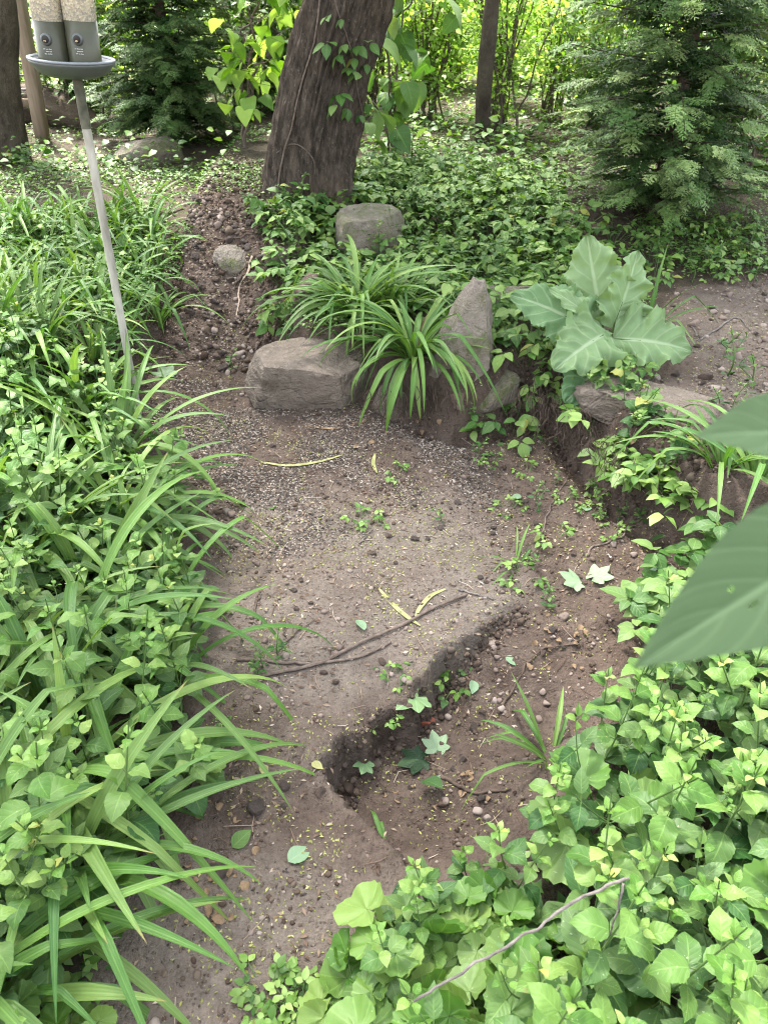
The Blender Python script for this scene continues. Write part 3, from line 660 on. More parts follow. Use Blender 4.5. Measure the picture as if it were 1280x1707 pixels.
for sgn, lab in ((-1, None), (1, None)):
    cc = c + np.array([sgn * .045, -.010, 0])
    seedz0, seedz1 = .118, .232
    m = MB(); lathe(m, [(.002, -.02), (.043, -.02), (.0455, -.012), (.0455, .118), (.002, .118)], cc, 40); lo = m.obj('tube_base', m_low, fd)
    m = MB(); lathe(m, [(.046, .118), (.046, .42)], cc, 40); m.obj('clear_tube', mt.m, fd)
    m = MB(); lathe(m, [(.001, .1185), (.0445, .1185), (.0445, .232), (.03, .240), (.001, .243)], cc, 40); m.obj('seed_filling', mt_seed.m, fd)
    m = MB(); lathe(m, [(.048, .248), (.0485, .30), (.048, .36), (.001, .362), (.001, .247), (.048, .248)], cc, 40); m.obj('tube_band', MAT['grey_metal'], fd)
    # feeding port on the camera side
    f = np.array([0, -1.0, 0]); f -= ax * (f @ ax); f /= np.linalg.norm(f); xx = np.cross(ax, f) * -1
    pc = cc + up(.075) + f * .0455
    def disc(r, depth, z=0, x=0, sy=1.0, seg=20):
        th = np.linspace(0, 2 * pi, seg + 1); rr_ = [(.0001, depth), (r * .85, depth), (r, depth * .4), (r, -.006)]
        V = np.concatenate([pc + up(z) + xx * (x) + np.cos(th)[:, None] * xx * q + np.sin(th)[:, None] * ax * q * sy + f * (dd) for q, dd in rr_]); a_ = np.arange(4 * (seg + 1)).reshape(4, -1)
        return V, np.stack([a_[:-1, :-1], a_[:-1, 1:], a_[1:, 1:], a_[1:, :-1]], -1).reshape(-1, 4)
    m = MB(); m.add(*disc(.0155, .006)); pr = m.obj('port_ring', MAT['grey_metal'], lo)
    m = MB(); m.add(*disc(.0115, .0068)); m.obj('port_hole_shade', dark, lo)  # solid disc, the shade inside the opening painted dark
    m = MB(); m.add(*disc(.0048, .0075, -.005, .002, .6)); m.obj('seed_in_port', mt_seed.m, lo)
    m = MB()
    for r_, wds in ((-.026, (4, 5, 3)), (-.032, (3, 6)), (-.038, (5, 2, 4))):
        xq = -.011
        for w_ in wds:
            for q in range(w_):
                A = pc + up(r_) + xx * (xq + .0009) + f * (.0008 - 10 * (xq) ** 2); box_between(m, A, A + up(.0032 * (.6 + .4 * random.random())), .0011, .0006, 2); xq += .0017
            xq += .0014
    m.obj('printed_text', white, lo, False)
    m = MB()
    for (x1, z1, x2, z2) in (((-.004, 0, .004, 0), (0, 0, 0, .008), (-.004, .008, 0, .008), (-.005, -.006, .005, -.006)) if sgn > 0 else ((-.005, 0, .006, 0), (-.004, .004, .004, .004), (-.002, -.004, .003, -.004))):
        q0 = cc + up(.285) + f * .0490; box_between(m, q0 + xx * x1 + up(z1) + f * .0005, q0 + xx * (x2 + .0004) + up(z2 + .0004) + f * .0005, .0018, .0008, 2)
    m.obj('printed_mark', white, fd, False)
m = MB(); n = 260; r_ = np.sqrt(RNG.random(n)) * (rt - .03); th = RNG.uniform(0, 2 * pi, n)
keep = ((np.cos(th) * r_ < -.05) | (RNG.random(n) < .25)); r_, th = r_[keep], th[keep]
Pp = (np.stack([r_ * np.cos(th), r_ * np.sin(th), np.full(len(r_), -.012)], -1)) @ Rz.T + c
m.many(leaf(1, .5, 'ovate', 2, 1, .3, .3), frame(RNG.uniform(0, 6.28, len(r_)), RNG.uniform(-.3, .6, len(r_))) * .009, Pp, np.zeros((len(r_), 2))); m.obj('spilled_seed', mt_seed.m, tray)
fd['kind'] = 'thing'


# ------------------------------------------------------------------ sampling helpers
def poisson(poly, r, n=4000, seed=0, cond=None, reach=None):
    """spread points inside a world polygon"""
    rs = np.random.RandomState(seed); poly = np.asarray(poly)[:, :2]
    lo, hi = poly.min(0), poly.max(0)
    if reach is not None: lo = np.maximum(lo, reach[0]); hi = np.minimum(hi, reach[1])
    c = rs.uniform(lo, hi, (n, 2)); c = c[inside(poly, c[:, 0], c[:, 1])]; out = []
    for p in c:
        if cond is not None and not cond(p): continue
        if all((p[0] - q[0]) ** 2 + (p[1] - q[1]) ** 2 > r * r for q in out): out.append(p)
    return np.array(out)
def in_frame(p, m=.12, z=.2):
    d = np.array([p[0], p[1], z]) - C0; f = d @ FW
    if f < .1: return False
    return abs(d[0] / f * FPX / 640) < 1 + m * 3 / max(f, .5) and abs((d @ UP) / f * FPX / 853) < 1 + m * 3 / max(f, .5)

# ------------------------------------------------------------------ plant builders: each returns a thing with stem and foliage
def leafy_plant(seed, h=.32, nodes=6, L=.075, tpl='o', mat='ovate', top_young=1.0, lean=.05, whorl=2, shrink=.5, name='leafy_plant', label='', cat='plant', group=None, petiole=.028, branches=0, elo=-.25, wid=1.0, skip=0, cordate=None):
    rs = np.random.RandomState(seed); t = thing(name, label, cat, (0, 0, 0), group)
    ms, ml = MB(), MB()
    tls = [leaf(1, (.56 + .05 * k) * wid, 'ovate' if not cordate else cordate, 20, 2, .5 + .3 * k, .10 + .08 * (k % 2), .05 + .03 * k, 2, .11, 7.8, seed * 7 + k, .28) for k in range(4)]
    def axis_(p0, d, hh, nn, l0, sub):
        e = p0 + d * hh + np.append(rs.normal(0, lean, 2), 0) * hh * 3
        C = curve([p0, (p0 + e) / 2 + np.append(rs.normal(0, lean * .3, 2), 0), e], 12); ms.add(*tube(C, np.linspace(.0028, .0012, 12) * (1 if not sub else .7), 5))
        az0 = rs.uniform(0, 6.3)
        for k in range(nn):
            q = (k + .6) / nn; q = q ** .8
            if k < skip and not sub: continue
            i = min(11, int(q * 11)); p = C[i]; az0 += pi / 2 + rs.normal(0, .25)
            size = l0 * (1 - (1 - shrink) * max(0, q - .35) / .65) * rs.uniform(.85, 1.15) * (.8 if k == 0 else 1)
            if k == nn - 1: size *= .62
            for wv in range(whorl if k < nn - 1 else whorl + 2):
                az = az0 + wv * 2 * pi / (whorl if k < nn - 1 else whorl + 2) + rs.normal(0, .15); el = elo + .75 * q + rs.normal(0, .18)
                pl = petiole * (1 - .8 * q) * rs.uniform(.7, 1.3)
                M = frame(az, el, rs.normal(0, .22)); d2 = M[:, 1] * .0; dd = np.array([cos(az) * cos(el + .4), sin(az) * cos(el + .4), sin(el + .4)])
                p2 = p + dd * pl; ms.add(*tube([p, p2], [.0012, .0009], 4))
                sz = size * (.75 if (wv >= whorl) else 1)
                young = np.clip(top_young * (sstep(.45, 1.0, q) * 1.0) + rs.normal(0, .1) + (.0 if q < .5 else .05), 0, 1)
                ml.many(tls[rs.randint(4)], (M * sz)[None], p2[None], [[young, rs.random_sample()]])
    axis_(np.array([0, 0, -.02]), np.array([0, 0, 1.0]), h, nodes, L, False)
    for b_ in range(branches):
        az = rs.uniform(0, 6.3); axis_(np.array([0, 0, h * rs.uniform(.15, .5)]), np.array([cos(az) * .7, sin(az) * .7, .7]), h * .5, max(2, nodes // 2), L * .75, True)
    ms.obj('stem', MAT['stem'], t); ml.obj('foliage', MAT[mat], t)
    return t
def strap_clump(seed, n=20, L=(.40, .68), w=(.019, .030), label='', name='strap_leaved_clump', group=None, spread=.03, dr=(1.2, 2.6), az=None, el0=(1.0, 1.5), hang=0, dead=1):
    rs = np.random.RandomState(seed); t = thing(name, label, 'plant', (0, 0, 0), group); ml = MB(); md = MB()
    for k in range(n):
        a_ = rs.uniform(0, 6.28) if az is None else rs.normal(az[0], az[1]); inner = rs.random_sample() < .3
        l_ = rs.uniform(*L) * (.75 if inner else 1); w_ = rs.uniform(*w); c0 = rs.uniform(*el0) + (.1 if inner else 0); d_ = rs.uniform(*dr) * (.6 if inner else 1)
        T = leaf(l_, w_, 'strap', 16, 2, d_, .42, .0, 1, 0, 9, seed + k, c0)
        V, F, U = T; V = V.copy()
        tw = rs.normal(0, .35) * (V[:, 1] / l_)
        V[:, 0] += rs.normal(0, .05) * l_ * (V[:, 1] / l_) ** 2
        if rs.random_sample() < .3:   # a kinked blade
            yk = np.quantile(V[:, 1], rs.uniform(.5, .75)); f_ = V[:, 1] > yk; V[f_, 2] -= (V[f_, 1] - yk) * rs.uniform(.6, 1.4)
        M = frame(a_, 0, rs.normal(0, .12)); p = np.array([cos(a_), sin(a_), 0]) * rs.uniform(0, spread)
        p[2] = -.02 + hang
        (md if k < dead else ml).many((V, F, U), M[None], p[None], [[rs.uniform(.15, 1), rs.random_sample()]])
    ml.obj('blades', MAT['strap'], t)
    if dead: md.obj('withered_blades', MAT['dry'], t)
    return t
RL = [roundleaf(1, 4, 34, .10, 9 + k, .12 + .05 * k, k, .7) for k in range(3)]
def rosette_plant(seed, n=8, R=(.032, .052), h=(.07, .18), label='', group=None, spread=.11, name='scalloped_leaf_plant'):
    rs = np.random.RandomState(seed); t = thing(name, label, 'plant', (0, 0, 0), group); ml, ms = MB(), MB()
    for k in range(n):
        a_ = k * 2.4 + rs.normal(0, .3); r = spread * rs.uniform(.25, 1) * sum(R) / .085; z = rs.uniform(*h) * (1 - .4 * r / (spread + .01)); p = np.array([cos(a_) * r, sin(a_) * r, z])
        ms.add(*tube(curve([(0, 0, -.02), p * [.35, .35, .75], p], 8), [.0014] * 8, 4))
        M = frame(a_, rs.normal(-.2, .3), rs.normal(0, .35)) * rs.uniform(*R)
        ml.many(RL[rs.randint(3)], M[None], p[None], [[rs.uniform(.1, 1), rs.random_sample()]])
    ms.obj('stem', MAT['stem'], t); ml.obj('foliage', MAT['rosette'], t); return t
def creeper_plant(seed, n=14, L=.05, ext=.16, h=.12, label='', group=None, mat='ovate', name='trifoliate_creeper', fol=3, young=(0, .6), wid=1):
    rs = np.random.RandomState(seed); t = thing(name, label, 'plant', (0, 0, 0), group); ml, ms = MB(), MB()
    tls = [leaf(1, .62 * wid, 'ovate', 5, 2, .5 + .2 * k, .15, .08, 2, seed=k, curl0=.2) for k in range(3)]
    for k in range(n):
        a_ = rs.uniform(0, 6.28); r = ext * math.sqrt(rs.random_sample()); z = h * rs.uniform(.25, 1) * (1 - .5 * (r / ext) ** 2); p = np.array([cos(a_) * r, sin(a_) * r, z])
        ms.add(*tube(curve([(p[0] * .3, p[1] * .3, -.01), p * [.7, .7, .6], p], 6), [.0013] * 6, 4))
        yy = np.clip(rs.uniform(*young), 0, 1)
        for q in range(fol):
            az = a_ + (q - (fol - 1) / 2) * (1.25 if fol > 1 else 0) + rs.normal(0, .15); M = frame(az, rs.normal(-.1, .25), rs.normal(0, .25)) * L * rs.uniform(.75, 1.2) * (1.15 if q == fol // 2 else .9)
            ml.many(tls[rs.randint(3)], M[None], (p + M[:, 1] * .12)[None], [[yy, rs.random_sample()]])
    ms.obj('stem', MAT['stem'], t); ml.obj('foliage', MAT[mat], t); return t

protos = {}
def plant_field(key, makers, pts, sc=(.85, 1.2), zoff=0.0, tiltv=.12, label=None, group=None, used={}):
    """the first use of a prototype is moved, later uses are copies"""
    if key not in protos: protos[key] = [[mk(), False] for mk in makers]
    out = []
    for i, p in enumerate(pts):
        e = protos[key][i % len(protos[key])] if i < len(protos[key]) else random.choice(protos[key])
        q = drop(p, zoff) if len(p) == 2 else np.asarray(p, float)
        s_ = random.uniform(*sc); rz = random.uniform(0, 6.28); tl = (random.gauss(0, tiltv), random.gauss(0, tiltv))
        if not e[1]:
            o = e[0]; e[1] = True; o.location = tuple(q); o.rotation_euler = (tl[0], tl[1], rz); o.scale = (s_,) * 3
            if label: o['label'] = label
            if group: o['group'] = group
        else: o = dup(e[0], tuple(q), rz, s_, label, group, tl)
        out.append(o)
    return out
A_makers = [lambda k=k: leafy_plant(100 + k, .26 + .035 * k, 6 + k % 2, .071 + .006 * (k % 3), 'o', 'ovate', 1.0, branches=1 if k % 2 else 0, skip=1) for k in range(6)]
D_makers = [lambda k=k: strap_clump(200 + k, 16 + 2 * k, (.42, .74), (.018, .031), dead=0) for k in range(5)]
R_makers = [lambda k=k: rosette_plant(300 + k, 8 + k, h=(.05, .20)) for k in range(4)]
C_makers = [lambda k=k: creeper_plant(400 + k, 15 + 2 * k, .056, h=.16, young=(.1, 1.1)) for k in range(4)]
S_makers = [lambda k=k: leafy_plant(500 + k, .10 + .02 * k, 4, .034, 'o', 'ovate', .8, branches=1, petiole=.012, name='seedling') for k in range(3)]
K_makers = [lambda k=k: creeper_plant(450 + k, 9 + 2 * k, .030, .09, .05, mat='small', fol=3, name='clover_seedling', young=(.2, 1)) for k in range(3)]

# lower right bed
P1 = poisson(BED_R, .066, 5000, 1, in_frame, ((-.3, .25), (1.6, 2.3)))
ros_poly = wpoly([(600, 1550), (700, 1480), (860, 1410), (900, 1560), (760, 1850), (650, 1850), (600, 1650)], .2)
d_r = sdist(ros_poly, P1[:, 0], P1[:, 1])
plant_field('A', A_makers, P1[d_r <= -.02], (.8, 1.15), label='broad leaved green plant with pale young top leaves in the dense bed at lower right', group='broad leaved plants of the lower right bed')
P2 = poisson(ros_poly, .062, 3000, 2, in_frame, ((-.4, .2), (1.2, 1.6)))
plant_field('R', R_makers, P2, (.6, .95), label='plant of round scalloped bright green leaves at the bottom edge of the path', group='scalloped leaf plants beside the path')
P3 = poisson(BED_R, .26, 400, 3, in_frame, ((-.3, .25), (1.6, 2.3)))
plant_field('R', R_makers, P3, (.8, 1.25), label='large scalloped leaf plant growing between broad leaved plants in the lower right bed', group='scalloped leaf plants in the right bed')
plant_field('A', A_makers, [G(px, py, .08)[:2] for px, py in ((690, 1440), (800, 1420), (760, 1520), (660, 1530), (850, 1480), (720, 1600), (860, 1600), (640, 1640))], (.5, .7), label='small broad leaved plant rising among round scalloped leaves beside the path', group='small plants among the scalloped leaves')
# left bed
P4 = poisson(BED_L, .080, 5000, 4, in_frame, ((-1.9, .3), (.2, 3.0)))
plant_field('A', A_makers, P4, (.75, 1.1), label='broad leaved green plant with yellowish top leaves in the bed left of the path', group='broad leaved plants of the left bed')
P5 = poisson(wpoly([(-500, 650), (60, 640), (150, 690), (200, 760), (230, 850), (270, 950), (290, 1080), (260, 1200), (190, 1330), (120, 1450), (60, 1560), (20, 1640), (-40, 1780), (-500, 2100)], .12), .205, 5000, 5, in_frame, ((-1.9, .3), (.2, 3.0)))
plant_field('D', D_makers, P5, (.75, 1.05), label='arching strap leaved clump in the bed left of the path', group='strap leaved clumps of the left bed')
plant_field('R', R_makers, [G(px, py, .1)[:2] for px, py in ((40, 1740), (120, 1720), (20, 1660), (300, 1250))], (.6, .8), label='scalloped leaf plant low in the corner of the left bed', group='scalloped leaf plants in the left bed')
# upper left terrace bed
P6 = poisson(BED_UL, .125, 5000, 6, in_frame, ((-3.4, 2.2), (.2, 5.0)))
plant_field('D', D_makers, P6, (.5, .8), label='strap leaved clump on the raised bank behind the feeder pole', group='strap leaved clumps on the upper left bank')
P7 = poisson(BED_UL, .13, 5000, 7, in_frame, ((-3.4, 2.2), (.2, 5.0)))
plant_field('A', A_makers, P7, (.55, .85), label='broad leaved plant on the raised bank behind the feeder pole', group='broad leaved plants on the upper left bank')
# ------------------------------------------------------------------ mound, hanging clumps, big wavy leaved plant
def place_pp(o, p, rz=0, sc=1): o.location = tuple(float(v) for v in p); o.rotation_euler[2] = rz; o.scale = (sc,) * 3; return o
place_pp(strap_clump(11, 110, (.26, .54), (.016, .025), 'large strap leaved clump hanging over the bank between the boulder and the upright stone', 'hanging_strap_clump', dr=(1.6, 2.9), el0=(.7, 1.5), dead=1), G(690, 588, .26) + np.array([0, -.03, 0]))
place_pp(strap_clump(12, 95, (.28, .56), (.016, .025), 'strap leaved clump with long thin arching leaves above the grey brown boulder', 'arching_strap_clump', dr=(1.3, 2.4), el0=(.8, 1.4), dead=0), G(596, 530, .30) + np.array([0, .03, 0]))
place_pp(strap_clump(13, 36, (.28, .46), (.014, .022), 'smaller upright strap leaved clump behind the large hanging clump', 'upright_strap_clump', dr=(.8, 2.0), el0=(1.0, 1.5), dead=0), drop(G(650, 520, .3)))
place_pp(strap_clump(14, 16, (.25, .40), (.012, .018), 'thin grassy clump directly behind the big wavy leaved plant', 'thin_grass_clump', dr=(.5, 1.4), el0=(.9, 1.5), dead=0), drop(G(1075, 545, .3)))
place_pp(strap_clump(15, 22, (.28, .48), (.016, .024), 'strap leaved clump at the right picture edge below the stone slab', 'edge_strap_clump', dr=(1.2, 2.4), el0=(.7, 1.4), dead=0), drop(G(1235, 880, .1)))
place_pp(strap_clump(21, 24, (.22, .42), (.014, .022), 'strap leaved clump on the right bank under the tip of the upper blurred leaf', 'bank_strap_clump', dr=(1.2, 2.4), el0=(.7, 1.4), dead=0), drop(G(1190, 815, .2)))
place_pp(strap_clump(16, 10, (.18, .30), (.008, .013), 'sparse strap leaved clump beside the right bed, at the edge of the washed out hollow', 'sparse_strap_clump', az=(2.6, .9), dr=(.7, 1.7), el0=(.6, 1.3), dead=0), drop(G(915, 1285, -.08)))
place_pp(strap_clump(17, 8, (.12, .24), (.007, .012), 'small grass tuft at the lower lip of the hollow above the scalloped leaves', 'small_grass_tuft', dr=(.8, 2.0), el0=(.5, 1.2), dead=0), drop(G(655, 1400, -.02)))
place_pp(strap_clump(18, 7, (.09, .17), (.006, .009), 'small grass tuft alone in the bare soil right of the path', 'lone_grass_tuft', dr=(.8, 1.8), el0=(.5, 1.2), dead=0), drop(G(858, 945, 0)))
place_pp(strap_clump(19, 14, (.16, .30), (.010, .016), 'wispy grass tuft on the low bank behind the foot of the feeder pole', 'wispy_grass_tuft', dr=(1.2, 2.2), el0=(.5, 1.2), dead=1), drop(G(180, 625, .1)))

for k, (px, py, s_, lab) in enumerate(((130, 1060, 1.05, 'strap leaved clump with broad arching blades leaning over the path, level with the long stick'), (90, 1290, 1.0, 'strap leaved clump with blades leaning over the path, level with the hollow'), (185, 860, 1.0, 'strap leaved clump leaning over the scattered husks beside the path'), (30, 1480, .95, 'strap leaved clump whose blades hang over the path below the hollow'), (130, 720, .9, 'strap leaved clump just below the foot of the feeder pole'), (-20, 1640, .9, 'strap leaved clump in the bottom left corner of the photo'), (60, 900, 1.1, 'tall strap leaved clump deep in the left bed'))):
    place_pp(strap_clump(60 + k, 13, (.42, .70), (.018, .030), lab, 'broad_strap_clump', az=(-.2, .9), dr=(1.2, 2.4), el0=(.75, 1.4), dead=0), drop(G(px, py, .1)), 0, s_)
# hanging roots under the overhanging clumps
def roots(name, label, pts, n, ln, seed, sx=.1, sy=.03, r=.0012):
    m = MB(); rs = np.random.RandomState(seed)
    for k in range(n):
        p = np.asarray(pts[rs.randint(len(pts))], float) + np.array([rs.normal(0, sx), rs.normal(0, sy), rs.normal(0, .015)]); l_ = ln * rs.uniform(.5, 1.3)
        P = [p, p + np.array([rs.normal(0, .02), -.02, -l_ * .4]), p + np.array([rs.normal(0, .035), -.01 + rs.normal(0, .02), -l_])]
        m.add(*tube(curve(P, 12, .006, seed * 50 + k), np.linspace(r * rs.uniform(.7, 2), r * .5, 12), 4))
    o = m.obj(name, MAT['root']); recentre(o, pts[0]); return tag(o, label, 'roots')
roots('hanging_roots', 'thin dark roots hanging from the bank under the large hanging clump', [G(690, 640, .22), G(650, 650, .2), G(720, 650, .2)], 90, .16, 3, .06)
roots('bank_roots', 'matted dry roots and fibres hanging in the undercut bank below the stone slab', [G(px, py, .22) for px, py in ((890, 650), (930, 665), (960, 690), (1000, 720), (1030, 755), (1060, 780))], 260, .13, 4, .045, .035, .0009)
roots('gully_roots', 'pale bare roots running down the washed out gully below the big tree', [GT(398, 470), GT(410, 450)], 6, .12, 5, .03, .02, .003)
roots('left_bank_roots', 'fine roots hanging in the dark bank under the upper left plants', [G(px, py, .2) for px, py in ((170, 590), (215, 570), (250, 530), (280, 480))], 90, .13, 6, .05, .03)

# big wavy leaved plant: every leaf its own part
bd0 = drop(G(1012, 590, .29)); bd = thing('wavy_leaved_plant', 'plant with huge pale green wavy leaves growing over the stone slab on the bank', 'plant', tuple(bd0))
def big_leaf(A, B, Wd, arch, nrm, seed, mat, parent, base0, kind='burdock', wave=.34, wn=3.2, droop=0, stalk=None, tint=(.4, .5), nv=60, nu=9, holes=()):
    A, B = np.asarray(A, float), np.asarray(B, float); L_ = np.linalg.norm(B - A); y = (B - A) / L_; nrm = np.asarray(nrm, float); z = nrm - y * (nrm @ y); z /= np.linalg.norm(z); x = np.cross(y, z)
    V, F, U = leaf(1, 1, kind, nv, nu, 0, 0); rs = np.random.RandomState(seed); t = U[:, 1]; sx = (U[:, 0] - .5) * 2
    w = np.maximum(wshape(kind, t), .01) * Wd / 2
    lob = 1 + (.055 * np.sin(2 * pi * 4.7 * t + rs.rand() * 6 + sx) + .045 * np.sin(2 * pi * 10 * t + sx * 2) + .035 * np.sin(2 * pi * 23 * t + sx)) * (abs(sx) ** 3) * (1 if wave > .05 else .12)
    e = abs(sx)
    pu = wave * w * e ** 2 * np.sin(2 * pi * wn * t + rs.rand() * 6 + 1.2 * sx) + .4 * wave * w * e ** 3 * np.sin(2 * pi * wn * 2.3 * t + rs.rand() * 6)
    vein = np.abs(((t - .25 * e) * 6 * 2) % 2 - 1); pu = pu + .055 * Wd * vein * e * (1 - e) * 4 * (1 if wave > .05 else .1)
    cup = .16 * w * e
    h = arch * L_ * 4 * t * (1 - t) - droop * L_ * t ** 3 + pu + cup
    P = A + np.outer(t * L_, y) + np.outer(sx * w * lob, x) + np.outer(h, z)
    if holes:
        c = P[F].mean(1); keep = np.ones(len(F), bool)
        fu = U[F].mean(1)
        for hu, hv, hr in holes: keep &= ((fu[:, 0] - hu) ** 2 * 4 + (fu[:, 1] - hv) ** 2 * 4) > hr * hr
        F = F[keep]
    m = MB(); m.add(P - base0, F, U, tint); o = m.obj('leaf', MAT[mat], parent)
    if stalk is not None:
        m = MB(); m.add(*tube(curve([np.asarray(stalk) - base0, (np.asarray(stalk) + A) / 2 - base0 + np.array([0, 0, .015]), A - base0, A + y * L_ * .35 - base0 - z * (-.0 + .002) + z * arch * L_ * .9], 14), np.linspace(.008, .0035, 14), 6)); m.obj('leaf_stalk', MAT['stem'], o)
    return o
yb = bd0[1]; st = bd0 + np.array([0, 0, .01]); cam_dir = np.array([0, -1, .55])
big_leaf(PY(1005, 545, yb + .02), PY(978, 392, yb + .20), .26, -.05, (-.1, -1, .35), 1, 'burdock', bd, bd0, stalk=st, tint=(.5, .75))
big_leaf(PY(1020, 548, yb), PY(1062, 418, yb + .12), .20, .04, (.3, -1, .35), 2, 'burdock', bd, bd0, stalk=st, tint=(.6, .6))
big_leaf(PY(985, 552, yb - .02), PY(850, 492, yb + .06), .22, .08, (-.1, -.8, .9), 3, 'burdock', bd, bd0, stalk=st, tint=(.1, .35), wave=.2)
big_leaf(PY(1012, 556, yb - .05), PY(922, 618, yb - .22), .25, .12, (-.1, -.8, .9), 4, 'burdock', bd, bd0, stalk=st, tint=(.5, .6))
big_leaf(PY(1020, 566, yb - .05), PY(1152, 586, yb - .12), .25, .10, (.05, -.8, .9), 5, 'burdock', bd, bd0, stalk=st, tint=(.4, .6))
big_leaf(PY(1010, 600, yb - .10), PY(940, 672, yb - .26), .24, .03, (-.3, -1, .3), 6, 'burdock', bd, bd0, stalk=st, tint=(.0, .1), wave=.1)
big_leaf(PY(1000, 545, yb), PY(915, 482, yb + .02), .10, .06, (0, -.7, 1), 7, 'burdock', bd, bd0, stalk=st, tint=(.7, .7), wave=.3)
big_leaf(PY(1005, 548, yb - .03), PY(975, 590, yb - .14), .09, .1, (0, -.6, 1), 8, 'burdock', bd, bd0, stalk=st, tint=(.5, .5), wave=.25)

# blurred leaves close to the lens: a sapling whose stem stands outside the frame
sp0 = drop((.40, .26)); sap = thing('near_sapling', 'out of focus grey green sapling leaves very near the lens at right', 'plant', tuple(sp0))
A1, B1 = PD(1430, 735, .37), PD(1156, 728, .36)
big_leaf(A1, B1, .050, .05, (0, -.3, 1), 21, 'fore', sap, sp0, 'ovate', .03, 1, tint=(.3, .5))
A2, B2 = PD(1500, 842, .34), PD(1056, 1113, .33)
big_leaf(A2, B2, .066, .05, (-.1, -.5, 1), 22, 'fore', sap, sp0, 'lance', .03, 1, tint=(.3, .5), nv=60, nu=14, holes=((.40, .60, .03), (.62, .62, .022), (.68, .42, .028), (.45, .28, .02), (.75, .55, .016)))
m = MB(); stp = curve([(0, 0, -.03), (.01, 0, .4), (.0, 0, .9), A1 - sp0 + np.array([.03, .0, .02]), A1 - sp0 + np.array([.03, 0, .3])], 40)
m.add(*tube(stp, np.linspace(.007, .003, 40), 7)); m.add(*tube([A1 - sp0, A1 - sp0 + np.array([.02, 0, .012])], [.0015, .002], 6)); m.add(*tube(curve([A2 - sp0, A2 - sp0 + np.array([.02, -.005, .015]), A1 - sp0 + np.array([.03, 0, .02])], 8), [.0015] * 8, 6)); m.obj('stem', MAT['stem'], sap)

# creepers and seedlings on mound and banks
MOUND = wpoly([(480, 560), (465, 480), (480, 400), (520, 350), (700, 300), (850, 330), (960, 400), (940, 480), (880, 590), (800, 590), (740, 470), (660, 470), (560, 560)], .35)
P8 = poisson(MOUND, .125, 4000, 8, lambda p: np.hypot(p[0] - PY(775, 572, 2.7)[0], p[1] - 2.72) > .17 and np.hypot(p[0] - PY(514, 637, 2.8)[0], p[1] - 2.85) > .25); plant_field('C', C_makers, P8, (.75, 1.15), label='creeper with three part green leaves on the mound before the big tree', group='creepers on the mound')
plant_field('C', C_makers, [GT(px, py) for px, py in ((905, 595), (880, 560), (915, 640), (1020, 640), (955, 620))], (.6, .85), label='creeper hanging over the bank between the upright stone and the wavy leaves', group='creepers on the bank edge')
plant_field('C', C_makers, [GT(px, py) for px, py in ((585, 432), (650, 436), (555, 408), (680, 408), (615, 440))], (.6, .8), label='creeper in front of the mossy stone', group='creepers on the mound')
plant_field('K', K_makers, [GT(px, py) for px, py in ((450, 1680), (480, 1700), (515, 1690), (540, 1670), (500, 1665))], (.4, .6), label='tiny seedling at the bottom edge of the path', group='tiny seedlings on the soil')
H_makers = [lambda k=k: leafy_plant(600 + k, .16, 5, .05, 'o', 'ovate', .8, branches=3, petiole=.02, cordate='heart', wid=1.25, name='heart_leaved_plant', elo=-.1) for k in range(2)]
plant_field('H', H_makers, [G(px, py, .2) for px, py in ((1110, 740), (1130, 780), (1040, 715), (1065, 740), (1025, 690), (1085, 735), (1050, 690))], (1.1, 1.4), label='heart leaved plant growing in front of the stone slab', group='heart leaved plants by the slab')
plant_field('K', K_makers, [G(px, py, .16) for px, py in ((1050, 745), (1075, 800), (1105, 815), (1165, 830), (1120, 750), (1150, 745), (1180, 790), (1135, 830), (1000, 720), (1080, 760), (1110, 775), (1140, 790), (1095, 790), (1130, 760), (1070, 780), (1160, 770), (1120, 800), (1150, 810), (1090, 775))], (1.3, 2.0), label='small leaved ground plant hanging on the right bank below the slab', group='small leaved plants on the right bank')
plant_field('S', S_makers, [GT(px, py) for px, py in ((785, 730), (800, 760), (780, 700), (895, 740), (920, 745), (925, 805), (1040, 860), (1060, 870), (1110, 840), (1000, 870), (900, 850), (885, 945), (925, 1015), (905, 1000), (440, 1110), (465, 1090), (425, 1130), (375, 1220), (385, 1235), (735, 865), (390, 615), (160, 1440))], (.55, .95), label='small seedling with bright leaves on the bare soil', group='seedlings on the bare soil')
plant_field('K', K_makers, [GT(px, py) for px, py in ((470, 1675), (500, 1690), (445, 1660), (760, 1140), (850, 850), (960, 840), (985, 855), (1020, 890), (870, 960), (660, 790), (610, 870), (815, 770), (920, 900), (940, 830), (880, 790), (1000, 820), (640, 1200), (660, 1130))], (.45, .8), label='tiny clover like seedling on the trodden soil', group='tiny seedlings on the soil')
P8b = poisson(MOUND, .15, 4000, 18, lambda p: p[1] > 3.0)
plant_field('A', A_makers, P8b, (.4, .75), label='broad leaved weed standing on the mound', group='broad leaved weeds on the mound')
P8c = poisson(MOUND, .16, 4000, 28, lambda p: p[1] > 3.0)
plant_field('S', S_makers, P8c, (1.0, 1.9), label='seedling on the mound', group='tall seedlings on the mound')
# small plants on the right terrace
P9 = poisson(wpoly([(960, 470), (1080, 440), (1240, 440), (1320, 420), (1320, 380), (1050, 380), (980, 420)], .35), .14, 2000, 9)
plant_field('C', C_makers, P9, (.5, .8), label='low leafy creeper on the bare ground under the big evergreen', group='creepers under the big evergreen')
plant_field('S', S_makers, [GT(px, py) for px, py in ((1225, 600), (1250, 640), (1210, 625), (1180, 690), (1230, 700), (1090, 430), (1110, 415), (1200, 410), (1250, 420), (1270, 470), (1150, 470))], (.9, 1.5), label='leafy seedling on the bare terrace right of the wavy leaved plant', group='seedlings on the right terrace')
